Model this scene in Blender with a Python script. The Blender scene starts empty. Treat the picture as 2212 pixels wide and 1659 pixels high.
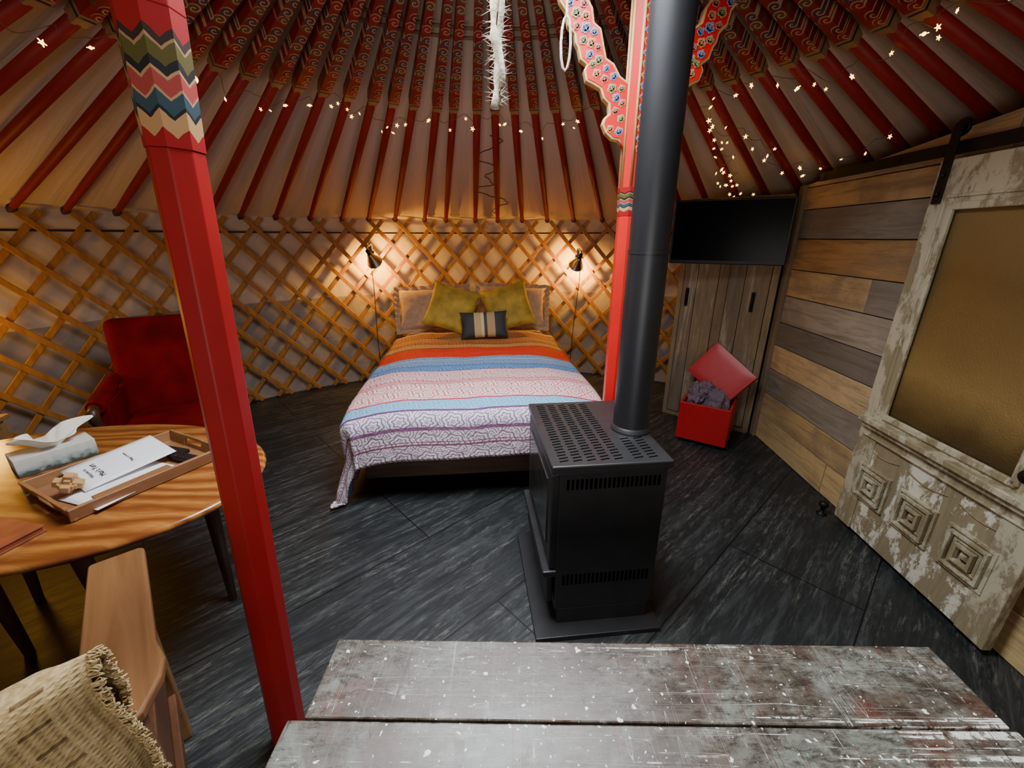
import bpy, math, random
from mathutils import Vector, Matrix, noise
random.seed(7)
COL = bpy.context.scene.collection
PI = math.pi
rad = math.radians
# ------------------------------------------------------------------ mesh helper
class MB:
    def __init__(s):
        s.v=[]; s.f=[]; s.m=[]; s.s=[]; s.uv={}
    def add(s, vs, fs, mi=0, sm=False):
        o=len(s.v); s.v += [tuple(v) for v in vs]
        for f in fs:
            s.f.append(tuple(i+o for i in f)); s.m.append(mi); s.s.append(sm)
        return o
    def box(s, c, d, mi=0, M=None, taper=1.0):
        x,y,z=d[0]/2,d[1]/2,d[2]/2
        vs=[]
        for sz in (-1,1):
            k = taper if sz<0 else 1.0
            for sx,sy in ((-1,-1),(1,-1),(1,1),(-1,1)):
                vs.append(Vector((sx*x*k,sy*y*k,sz*z)))
        if M is not None: vs=[M@v for v in vs]
        vs=[v+Vector(c) for v in vs]
        s.add(vs,[(3,2,1,0),(4,5,6,7),(0,1,5,4),(1,2,6,5),(2,3,7,6),(3,0,4,7)],mi)
    def prism(s, poly, y0, y1, mi=0, M=None):
        n=len(poly)
        vs=[Vector((p[0],y0,p[1])) for p in poly]+[Vector((p[0],y1,p[1])) for p in poly]
        if M is not None: vs=[M@v for v in vs]
        fs=[tuple(range(n)), tuple(range(2*n-1,n-1,-1))]
        for i in range(n):
            j=(i+1)%n
            fs.append((i,i+n,j+n,j))
        s.add(vs,fs,mi)
    def lathe(s, prof, n=24, c=(0,0,0), mi=0, M=None, sx=1.0, sy=1.0, sm=True, caps=True, ph=0.0):
        vs=[]
        for r,z in prof:
            for i in range(n):
                a=2*PI*i/n+ph
                vs.append(Vector((r*math.cos(a)*sx,r*math.sin(a)*sy,z)))
        if M is not None: vs=[M@v for v in vs]
        vs=[v+Vector(c) for v in vs]
        fs=[]
        for k in range(len(prof)-1):
            for i in range(n):
                j=(i+1)%n
                fs.append((k*n+i,k*n+j,(k+1)*n+j,(k+1)*n+i))
        o=s.add(vs,fs,mi,sm)
        if caps:
            s.f.append(tuple(o+i for i in range(n-1,-1,-1))); s.m.append(mi); s.s.append(False)
            L=(len(prof)-1)*n
            s.f.append(tuple(o+L+i for i in range(n))); s.m.append(mi); s.s.append(False)
    def tube(s, pts, r=0.01, n=8, mi=0, sm=True, closed=False):
        pts=[Vector(p) for p in pts]; N=len(pts)
        rs = r if isinstance(r,(list,tuple)) else [r]*N
        up=None; vs=[]
        for i,p in enumerate(pts):
            if closed: t=pts[(i+1)%N]-pts[i-1]
            else: t=pts[min(i+1,N-1)]-pts[max(i-1,0)]
            if t.length<1e-9: t=Vector((0,0,1))
            t.normalize()
            if up is None:
                up = Vector((0,0,1)) if abs(t.z)<0.9 else Vector((1,0,0))
            a=t.cross(up)
            if a.length<1e-6: a=t.cross(Vector((0.3,1,0.2)))
            a.normalize(); b=a.cross(t).normalized(); up=b
            for k in range(n):
                an=2*PI*k/n
                vs.append(p+(a*math.cos(an)+b*math.sin(an))*rs[i])
        fs=[]
        R=N if closed else N-1
        for i in range(R):
            i2=(i+1)%N
            for k in range(n):
                k2=(k+1)%n
                fs.append((i*n+k,i2*n+k,i2*n+k2,i*n+k2))
        o=s.add(vs,fs,mi,sm)
        if not closed:
            s.f.append(tuple(o+k for k in range(n))); s.m.append(mi); s.s.append(False)
            s.f.append(tuple(o+(N-1)*n+k for k in range(n-1,-1,-1))); s.m.append(mi); s.s.append(False)
    def sphere(s, c, r, n=12, m=8, mi=0, sc=(1,1,1)):
        prof=[(math.sin(PI*k/m),-math.cos(PI*k/m)) for k in range(m+1)]
        prof[0]=(0.001,-1); prof[-1]=(0.001,1)
        M=Matrix.Diagonal((r*sc[0],r*sc[1],r*sc[2])).to_3x3()
        s.lathe(prof,n,c,mi,M=M)
    def grid(s, fn, nu, nv, mi=0, sm=True, flip=False):
        vs=[]
        for j in range(nv+1):
            for i in range(nu+1):
                vs.append(fn(i/nu,j/nv))
        fs=[]
        for j in range(nv):
            for i in range(nu):
                a=j*(nu+1)+i
                q=(a,a+1,a+nu+2,a+nu+1)
                fs.append(q[::-1] if flip else q)
        return s.add(vs,fs,mi,sm)

def setp(o, **p):
    for k,v in p.items():
        if v is not None: o[k]=v
def link(o,parent=None):
    COL.objects.link(o)
    if parent is not None: o.parent=parent
def obj(name, mb, mats, parent=None, loc=(0,0,0), rz=0.0, rot=None, bevel=0, bseg=2, sub=0, solid=0, label=None, category=None, kind=None, group=None):
    me=bpy.data.meshes.new(name)
    me.from_pydata(mb.v,[],mb.f)
    if not isinstance(mats,(list,tuple)): mats=[mats]
    for m in mats: me.materials.append(m)
    me.polygons.foreach_set("material_index",mb.m)
    me.polygons.foreach_set("use_smooth",mb.s)
    if mb.uv:
        ul=me.uv_layers.new(name="UVMap")
        for l in me.loops:
            ul.data[l.index].uv = mb.uv.get(l.vertex_index,(0,0))
    me.update()
    o=bpy.data.objects.new(name,me)
    link(o,parent)
    o.location=loc
    o.rotation_euler = rot if rot is not None else (0,0,rz)
    if solid:
        m=o.modifiers.new("Solid","SOLIDIFY"); m.thickness=solid; m.offset=0
    if bevel:
        m=o.modifiers.new("Bevel","BEVEL"); m.width=bevel; m.segments=bseg; m.limit_method='ANGLE'; m.angle_limit=rad(40)
    if sub:
        m=o.modifiers.new("Sub","SUBSURF"); m.levels=sub; m.render_levels=sub
    setp(o,label=label,category=category,kind=kind,group=group)
    return o
def empty(name, loc=(0,0,0), rz=0.0, rot=None, **p):
    o=bpy.data.objects.new(name,None); COL.objects.link(o)
    o.empty_display_size=0.1
    o.location=loc; o.rotation_euler = rot if rot is not None else (0,0,rz)
    setp(o,**p)
    return o

# ------------------------------------------------------------------ node helper
class NT:
    def __init__(s,name):
        s.mat=bpy.data.materials.new(name); s.mat.use_nodes=True
        s.t=s.mat.node_tree; s.b=s.t.nodes["Principled BSDF"]
    def N(s,typ,ins=None,out=0,**pr):
        n=s.t.nodes.new(typ)
        for k,v in pr.items(): setattr(n,k,v)
        if ins:
            for k,v in ins.items(): s.put(n.inputs[k],v)
        return n.outputs[out]
    def put(s,inp,v):
        if isinstance(v,bpy.types.NodeSocket): s.t.links.new(v,inp)
        else:
            if isinstance(v,(tuple,list)) and len(v)==3 and inp.type=='RGBA': v=(*v,1)
            inp.default_value=v
    def m(s,op,a,b=0.0,c=0.0,clamp=False):
        return s.N("ShaderNodeMath",{0:a,1:b,2:c},operation=op,use_clamp=clamp)
    def mix(s,f,a,b,bt='MIX'):
        n=s.t.nodes.new("ShaderNodeMix"); n.data_type='RGBA'; n.blend_type=bt
        s.put(n.inputs[0],f); s.put(n.inputs[6],a); s.put(n.inputs[7],b)
        return n.outputs[2]
    def ramp(s,f,st,interp='LINEAR'):
        n=s.t.nodes.new("ShaderNodeValToRGB"); n.color_ramp.interpolation=interp
        e=n.color_ramp.elements
        while len(e)<len(st): e.new(0.5)
        for i,(p,c) in enumerate(st):
            e[i].position=p
            e[i].color=(*c,1) if isinstance(c,(tuple,list)) else (c,c,c,1)
        s.put(n.inputs[0],f)
        return n.outputs[0]
    def co(s,kind="Object"):
        return s.N("ShaderNodeTexCoord",out={"Generated":0,"UV":2,"Object":3}[kind])
    def mp(s,v,scale=(1,1,1),rot=(0,0,0),loc=(0,0,0)):
        return s.N("ShaderNodeMapping",{0:v,1:loc,2:rot,3:scale})
    def noise(s,v,scale=5,detail=4,rough=0.5,dist=0.0):
        return s.N("ShaderNodeTexNoise",{"Vector":v,"Scale":scale,"Detail":detail,"Roughness":rough,"Distortion":dist})
    def sep(s,v):
        n=s.t.nodes.new("ShaderNodeSeparateXYZ"); s.put(n.inputs[0],v); return n.outputs
    def comb(s,x,y,z=0.0):
        return s.N("ShaderNodeCombineXYZ",{0:x,1:y,2:z})
    def vor(s,v,scale,rnd=1.0,dim='3D'):
        n=s.t.nodes.new("ShaderNodeTexVoronoi"); n.voronoi_dimensions=dim
        s.put(n.inputs["Vector"],v); n.inputs["Scale"].default_value=scale; n.inputs["Randomness"].default_value=rnd
        return n.outputs
    def bump(s,h,strength=0.3,dist=0.01):
        o=s.N("ShaderNodeBump",{"Height":h,"Strength":strength,"Distance":dist}); s.t.links.new(o,s.b.inputs["Normal"])
    def fin(s,base,rough=0.6,metal=0.0,spec=None,**k):
        s.put(s.b.inputs["Base Color"],base); s.put(s.b.inputs["Roughness"],rough); s.put(s.b.inputs["Metallic"],metal)
        if spec is not None: s.put(s.b.inputs["Specular IOR Level"],spec)
        for a,v in k.items(): s.put(s.b.inputs[a.replace("_"," ")],v)
        return s.mat

def plain(name,c,rough=0.6,metal=0.0,var=0.25,scale=12,bump=0.0,spec=None):
    t=NT(name); co=t.co(); n=t.noise(co,scale,4)
    d=tuple(x*(1-var) for x in c); l=tuple(min(1,x*(1+var)) for x in c)
    if bump: t.bump(n,bump,0.01)
    return t.fin(t.ramp(n,[(0.3,d),(0.7,l)]),rough,metal,spec)
def wood(name,c1,c2,axis='x',rough=0.5,k=1.0,bump=0.15,spec=None):
    t=NT(name); co=t.co()
    sc={'x':(1.2,16,16),'y':(16,1.2,16),'z':(16,16,1.2)}[axis]
    n=t.noise(t.mp(co,sc),1.6*k,6,0.6,1.0)
    n2=t.noise(co,1.3*k,2)
    c=t.ramp(n,[(0.3,c1),(0.68,c2)])
    c=t.mix(t.m('MULTIPLY',n2,0.5),c,c1)
    t.bump(n,bump,0.004)
    return t.fin(c,rough,0,spec)
def emis(name,c,st):
    t=NT(name)
    return t.fin(c,0.4,Emission_Color=(*c,1),Emission_Strength=st)

def scroll(name,base,line,pal,scale=14,k=5.0,axes='xz',rough=0.45,fill=0.36,th=0.62):
    t=NT(name); co=t.co(); X,Y,Z=t.sep(co)
    v=t.comb(X,Z,0.0) if axes=='xz' else t.comb(X,Y,0.0)
    n=t.t.nodes.new("ShaderNodeTexVoronoi"); n.voronoi_dimensions='2D'
    t.put(n.inputs["Vector"],v); n.inputs["Scale"].default_value=scale; n.inputs["Randomness"].default_value=0.4
    D=n.outputs["Distance"]; P=n.outputs["Position"]; C=n.outputs["Color"]
    d=t.N("ShaderNodeVectorMath",{0:v,1:P},operation='SUBTRACT')
    dx,dy,dz=t.sep(d)
    ang=t.m('ARCTAN2',dy,dx)
    sp=t.m('SINE',t.m('ADD',t.m('MULTIPLY',D,k*2*PI),ang))
    linem=t.m('GREATER_THAN',sp,th)
    inside=t.m('LESS_THAN',D,fill)
    r=t.sep(C)[0]
    col=t.ramp(r,[(i/len(pal),p) for i,p in enumerate(pal)],'CONSTANT')
    c=t.mix(inside,base,col)
    c=t.mix(t.m('MULTIPLY',linem,inside),c,line)
    return t.fin(c,rough,0,0.25)

# ------------------------------------------------------------------ materials
M_red=plain("deep_red_satin_paint",(0.27,0.006,0.008),0.48,var=0.10,scale=5,spec=0.3)
M_redlit=plain("daylit_red_gloss_paint",(0.56,0.009,0.009),0.35,var=0.10,scale=5)  # brighter copy of the column red, crown daylight mixed into its colour
def pole_m():
    t=NT("crimson_pole_paint"); co=t.co()
    n=t.noise(t.mp(co,(1.2,16,16)),1.6,6,0.6,1.0)
    c=t.ramp(n,[(0.3,(0.17,0.006,0.005)),(0.7,(0.28,0.012,0.007))])
    return t.fin(c,0.55,0,0.25)
M_redpole=pole_m()
M_pole_orn=scroll("pole_ornament_paint",(0.19,0.007,0.007),(0.42,0.25,0.12),[(0.13,0.006,0.006),(0.05,0.035,0.05),(0.22,0.012,0.01),(0.10,0.055,0.02)],scale=16,k=3.2,axes='xy',th=0.62,fill=0.45)
M_black=plain("black_paint",(0.012,0.012,0.013),0.45)
M_gold=plain("gold_border_paint",(0.58,0.36,0.14),0.45,var=0.1)
M_golddim=plain("dull_gold_band",(0.22,0.12,0.05),0.6,var=0.2)
M_pwhite=plain("cream_outline_paint",(0.72,0.60,0.45),0.5,var=0.05)
M_pblue=plain("cobalt_cloud_paint",(0.02,0.12,0.46),0.45,var=0.1)
M_pred=plain("crimson_cloud_paint",(0.42,0.01,0.012),0.45,var=0.1)
M_pgreen=plain("olive_cloud_paint",(0.14,0.20,0.03),0.45,var=0.1)
M_porange=plain("orange_cloud_paint",(0.55,0.13,0.01),0.45,var=0.1)
PAINT=[M_pwhite,M_pblue,M_pred,M_pgreen,M_porange]

def chev():
    t=NT("zigzag_band_paint"); X,Y,Z=t.sep(t.co())
    a=t.m('ARCTAN2',Y,X)
    tri=t.m('PINGPONG',t.m('ADD',a,PI+PI/8),PI/8)
    wob=t.m('MULTIPLY',t.m('SUBTRACT',t.noise(t.co(),30,2),0.5),0.010)
    h=t.m('ADD',t.m('ADD',Z,wob),t.m('MULTIPLY',tri,0.046))
    f=t.m('DIVIDE',t.m('SUBTRACT',h,1.842),0.195)
    c=t.ramp(f,[(0,(0.27,0.006,0.008)),(0.06,(0.40,0.23,0.10)),(0.22,(0.012,0.012,0.015)),(0.26,(0.028,0.055,0.075)),(0.38,(0.38,0.22,0.11)),(0.41,(0.30,0.045,0.038)),(0.55,(0.38,0.22,0.11)),(0.58,(0.012,0.012,0.015)),(0.66,(0.08,0.068,0.015)),(0.80,(0.30,0.18,0.08)),(0.83,(0.03,0.014,0.012)),(0.90,(0.27,0.006,0.008))],'CONSTANT')
    return t.fin(c,0.5,0,0.3)
M_chev=chev()

def canvas(name,c1,c2,vert=True):
    t=NT(name); co=t.co(); X,Y,Z=t.sep(co)
    a=t.m('ARCTAN2',Y,X)
    if vert: w=t.noise(t.comb(t.m('MULTIPLY',a,11.0),t.m('MULTIPLY',Z,2.6),0.0),2.0,3,0.45,0.5)
    else: w=t.noise(t.comb(t.m('MULTIPLY',a,16.0),t.m('MULTIPLY',Z,1.2),0.0),1.6,4,0.5,0.4)
    w2=t.noise(co,1.1,3)
    c=t.mix(t.m('MULTIPLY',w2,0.8),c1,c2)
    c=t.mix(t.m('MULTIPLY',t.ramp(w,[(0.35,0.0),(0.6,1.0)]),0.12),c,tuple(x*0.6 for x in c1))
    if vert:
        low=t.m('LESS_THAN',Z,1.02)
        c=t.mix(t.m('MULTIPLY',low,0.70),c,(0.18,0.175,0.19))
    t.bump(w,0.5,0.035)
    return t.fin(c,0.9,0,0.1)
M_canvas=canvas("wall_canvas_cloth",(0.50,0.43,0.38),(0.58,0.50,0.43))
M_roof=canvas("roof_canvas_cloth",(0.58,0.47,0.36),(0.68,0.56,0.43),False)
M_lattice=wood("honey_lattice_wood",(0.22,0.095,0.018),(0.43,0.21,0.045),'z',0.55)

def floor_m():
    t=NT("charcoal_painted_plywood"); co=t.co()
    r=t.mp(co,(1,1,1),(0,0,rad(-43)))
    g=t.noise(t.mp(r,(0.8,7.5,1)),2.6,11,0.78,0.9)
    g2=t.noise(t.mp(r,(0.8,1.8,1)),1.9,8,0.75,0.8)
    f=t.noise(t.mp(r,(5,34,1)),3,7,0.8)
    wv=t.N("ShaderNodeTexWave",{"Vector":t.mp(r,(0.5,2.2,1)),"Scale":2.4,"Distortion":10.0,"Detail":3.0,"Detail Scale":0.7},wave_type='BANDS',bands_direction='Y')
    br=t.t.nodes.new("ShaderNodeTexBrick"); t.put(br.inputs["Vector"],r)
    br.inputs["Scale"].default_value=1.0; br.inputs["Brick Width"].default_value=2.44; br.inputs["Row Height"].default_value=0.61
    br.inputs["Mortar Size"].default_value=0.004; br.inputs["Mortar Smooth"].default_value=0.2
    seam=br.outputs["Fac"]
    c=t.ramp(g,[(0.30,(0.0075,0.0090,0.0100)),(0.50,(0.0125,0.0150,0.0160)),(0.62,(0.034,0.039,0.041)),(0.74,(0.060,0.067,0.068))])
    k=t.m('MULTIPLY',t.ramp(f,[(0.49,0.0),(0.62,1.0)]),t.ramp(g2,[(0.46,0.05),(0.62,0.85)]))
    k2=t.m('MULTIPLY',t.m('MULTIPLY',t.ramp(wv,[(0.70,0.0),(0.95,1.0)]),t.ramp(f,[(0.44,0.0),(0.56,1.0)])),t.ramp(g2,[(0.47,0.05),(0.6,0.8)]))
    c=t.mix(k,c,(0.080,0.088,0.090))
    c=t.mix(k2,c,(0.11,0.115,0.10))
    c=t.mix(seam,c,(0.002,0.002,0.002))
    t.bump(t.m('SUBTRACT',g,seam),0.06,0.003)
    return t.fin(c,t.ramp(g,[(0.3,0.38),(0.7,0.55)]),0,0.42)
M_floor=floor_m()

def barn(name,axis,cols,whit=0.0,gd=0.55,blotch=(0.17,0.135,0.10)):
    t=NT(name); co=t.co()
    rnd=t.N("ShaderNodeNewGeometry",out=8)
    off=t.comb(t.m('MULTIPLY',rnd,17.0),t.m('MULTIPLY',rnd,9.0),t.m('MULTIPLY',rnd,23.0))
    v=t.N("ShaderNodeVectorMath",{0:co,1:off},operation='ADD')
    sc={'x':(1,10,10),'z':(10,10,1)}[axis]
    g=t.noise(t.mp(v,sc),2.0,9,0.7,0.9)
    b=t.noise(v,1.8,5,0.65,0.6)
    base=t.ramp(rnd,cols,'CONSTANT')
    c=t.mix(t.m('MULTIPLY',t.ramp(g,[(0.32,1.0),(0.56,0.0)]),gd),base,(0.07,0.050,0.030))
    c=t.mix(t.m('MULTIPLY',t.ramp(b,[(0.46,0.0),(0.64,1.0)]),0.55),c,blotch)
    if whit:
        wn=t.noise(t.mp(v,sc),1.1,8,0.75,0.5)
        c=t.mix(t.m('MULTIPLY',t.ramp(wn,[(0.51,0.0),(0.58,1.0)]),whit),c,(0.40,0.36,0.27))
    t.bump(g,0.7,0.008)
    return t.fin(c,0.8,0,0.2)
M_barn=barn("reclaimed_barn_board",'x',[(0,(0.48,0.34,0.16)),(0.16,(0.27,0.24,0.19)),(0.30,(0.54,0.40,0.21)),(0.44,(0.44,0.26,0.10)),(0.56,(0.19,0.165,0.13)),(0.66,(0.38,0.33,0.25)),(0.82,(0.56,0.40,0.19))])
M_closet=barn("whitewashed_vertical_board",'z',[(0,(0.26,0.20,0.12)),(0.3,(0.34,0.27,0.17)),(0.6,(0.20,0.16,0.11)),(0.8,(0.30,0.23,0.13))],0.65)
M_post=barn("weathered_post_wood",'z',[(0,(0.23,0.17,0.10)),(0.5,(0.28,0.21,0.12))])

def doorpaint(name,paint,woodc,thr=0.52,k2=1.0,soft=0.02):
    t=NT(name); co=t.co()
    g=t.noise(t.mp(co,(12,12,1.5)),2.0,7,0.7,0.8)
    p=t.noise(t.mp(co,(1.3,1.3,0.6)),6,11,0.76,0.3)
    w=t.ramp(g,[(0.3,tuple(x*0.6 for x in woodc)),(0.7,woodc)])
    pc=t.mix(t.m('MULTIPLY',g,0.4),paint,tuple(x*0.7 for x in paint))
    k=t.ramp(p,[(thr-soft,0.0),(thr+soft,1.0)])
    c=t.mix(t.m('MULTIPLY',k,k2),w,pc)
    t.bump(t.m('ADD',k,t.m('MULTIPLY',g,0.5)),0.35,0.004)
    return t.fin(c,0.7,0,0.25)
M_door=doorpaint("worn_beige_sage_paint",(0.50,0.47,0.34),(0.31,0.26,0.15),0.50,0.85,0.03)
M_doorlow=doorpaint("chipped_cream_paint",(0.68,0.66,0.55),(0.30,0.25,0.15),0.535)
def glass_m():
    t=NT("amber_frosted_glass"); co=t.co(); X,Y,Z=t.sep(co)
    n=t.vor(co,110)["Distance"]
    n2=t.noise(co,2.2,5,0.6)
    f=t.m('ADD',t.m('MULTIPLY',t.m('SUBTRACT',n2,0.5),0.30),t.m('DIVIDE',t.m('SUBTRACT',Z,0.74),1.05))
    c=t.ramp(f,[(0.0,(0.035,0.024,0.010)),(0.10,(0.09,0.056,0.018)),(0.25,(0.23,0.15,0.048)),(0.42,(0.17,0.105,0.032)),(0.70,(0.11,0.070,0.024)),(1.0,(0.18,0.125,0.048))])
    t.bump(n,0.35,0.003)
    return t.fin(c,0.32,0.0,0.5)
M_glass=glass_m()
M_iron=plain("black_iron",(0.014,0.014,0.015),0.5,0.6)
M_stove=plain("matte_black_stove_steel",(0.022,0.022,0.024),0.42,0.2,var=0.15,bump=0.05)
M_pipe=plain("dark_charcoal_flue_steel",(0.020,0.022,0.026),0.42,0.3,var=0.12,scale=4)
M_slot=plain("vent_slot_dark",(0.0012,0.0012,0.0012),0.95,spec=0.0)
M_stoveglass=plain("smoky_stove_glass",(0.05,0.055,0.05),0.12,0.2)
M_chrome=plain("brushed_chrome",(0.60,0.57,0.50),0.22,1.0,var=0.1)
M_bulb=emis("warm_bulb",(1.0,0.62,0.22),30)
M_fairy=emis("fairy_bulb",(1.0,0.54,0.07),8)
M_wire=plain("copper_wire",(0.10,0.06,0.02),0.5)
M_cable=plain("dark_cable_rubber",(0.03,0.022,0.018),0.6)
M_tvscreen=plain("tv_screen_glass",(0.002,0.002,0.003),0.22,var=0.1,spec=0.06)
M_plastic=plain("black_plastic",(0.008,0.008,0.009),0.4,spec=0.25)
M_redleather=plain("red_vinyl",(0.46,0.010,0.016),0.38,var=0.1,bump=0.05,scale=30)
M_redfabric=plain("red_velvet",(0.15,0.002,0.002),0.85,var=0.35,scale=6,spec=0.1)
M_towel=plain("mauve_towel_terry",(0.17,0.12,0.16),0.95,var=0.3,scale=80,bump=0.6)
M_darkwood=wood("dark_turned_wood",(0.04,0.017,0.01),(0.09,0.035,0.02),'z',0.4)
def tabletop_m():
    t=NT("figured_walnut_top"); co=t.co()
    wv=t.N("ShaderNodeTexWave",{"Vector":t.mp(co,(0.7,2.0,1)),"Scale":2.3,"Distortion":11.0,"Detail":4.0,"Detail Scale":0.8},wave_type='BANDS',bands_direction='Y')
    n=t.noise(t.mp(co,(2,14,1)),3,6,0.65,0.8)
    c=t.ramp(wv,[(0.0,(0.17,0.050,0.012)),(0.5,(0.28,0.10,0.022)),(1.0,(0.40,0.165,0.038))])
    c=t.mix(t.m('MULTIPLY',t.ramp(n,[(0.4,1.0),(0.6,0.0)]),0.45),c,(0.13,0.035,0.010))
    return t.fin(c,0.2,0,0.55)
M_table=tabletop_m()
M_tablelow=wood("brown_leg_wood",(0.07,0.028,0.012),(0.12,0.05,0.02),'z',0.4)
M_chair=wood("worn_brown_chair_wood",(0.14,0.062,0.023),(0.27,0.13,0.050),'y',0.38,0.8,0.08)
M_chaird=wood("shaded_teak_wood",(0.09,0.035,0.014),(0.14,0.055,0.022),'z',0.45)
M_tray=wood("tray_acacia_wood",(0.20,0.085,0.033),(0.33,0.16,0.065),'x',0.4)
M_puzzle=wood("pale_puzzle_wood",(0.38,0.21,0.08),(0.52,0.31,0.13),'x',0.5)
M_paper=plain("white_paper",(0.80,0.81,0.84),0.7,var=0.03)
M_ink=plain("black_ink",(0.02,0.02,0.025),0.6)
M_leather=plain("brown_leather",(0.20,0.045,0.018),0.5,var=0.3,bump=0.2)
M_tissue=plain("white_tissue",(0.78,0.74,0.66),0.8,var=0.05)
M_pillow=plain("taupe_linen",(0.40,0.26,0.16),0.9,var=0.15,scale=25,bump=0.4)
M_sheet=plain("tan_bed_sheet",(0.36,0.20,0.11),0.85,var=0.15,scale=6)
M_yellow=plain("mustard_velvet",(0.37,0.235,0.022),0.75,var=0.35,scale=9,bump=0.2)
M_matt=plain("mattress_cloth",(0.25,0.22,0.2),0.9)
M_bedframe=wood("dark_bed_wood",(0.06,0.030,0.018),(0.14,0.075,0.045),'x',0.6)
M_rope=plain("horsehair_rope",(0.50,0.46,0.36),0.95,var=0.3,scale=60,bump=0.5)
M_rim=plain("crown_red_paint",(0.26,0.008,0.007),0.4)

def throw_m():
    t=NT("cream_tan_knit_wool"); co=t.co()
    uv=t.co("UV"); U,V,W_=t.sep(uv)
    rows=t.m('SINE',t.m('MULTIPLY',V,520.0)); cols=t.m('SINE',t.m('ADD',t.m('MULTIPLY',U,470.0),t.m('MULTIPLY',rows,0.9)))
    kn=t.m('MULTIPLY',t.m('ADD',rows,1.0),t.m('ADD',cols,1.0))
    n=t.noise(co,60,5,0.7,0.6); n2=t.noise(co,6,3)
    c=t.ramp(n,[(0.30,(0.33,0.23,0.10)),(0.5,(0.48,0.36,0.18)),(0.72,(0.62,0.50,0.30))])
    c=t.mix(t.m('MULTIPLY',n2,0.35),c,(0.30,0.20,0.08))
    du=t.m('ABSOLUTE',t.m('SUBTRACT',t.m('FRACT',t.m('MULTIPLY',U,7.5)),0.5)); dv=t.m('ABSOLUTE',t.m('SUBTRACT',t.m('FRACT',t.m('MULTIPLY',V,16.0)),0.5))
    dash=t.m('MULTIPLY',t.m('LESS_THAN',du,0.13),t.m('LESS_THAN',dv,0.07))
    c=t.mix(t.m('MULTIPLY',dash,0.7),c,(0.08,0.04,0.015))
    t.bump(t.m('ADD',t.m('MULTIPLY',kn,0.12),t.m('MULTIPLY',n,0.6)),0.55,0.008)
    return t.fin(c,0.95,0,0.1)
M_throw=throw_m()

def patch_m():
    t=NT("black_tan_panel_cloth"); X,Y,Z=t.sep(t.co())
    f=t.m('DIVIDE',t.m('ADD',X,0.24),0.48)
    c=t.ramp(f,[(0,(0.02,0.02,0.022)),(0.30,(0.42,0.29,0.13)),(0.44,(0.55,0.42,0.22)),(0.5,(0.03,0.03,0.03)),(0.56,(0.36,0.23,0.10)),(0.72,(0.02,0.025,0.03))],'CONSTANT')
    return t.fin(c,0.7)
M_patch=patch_m()

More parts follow.
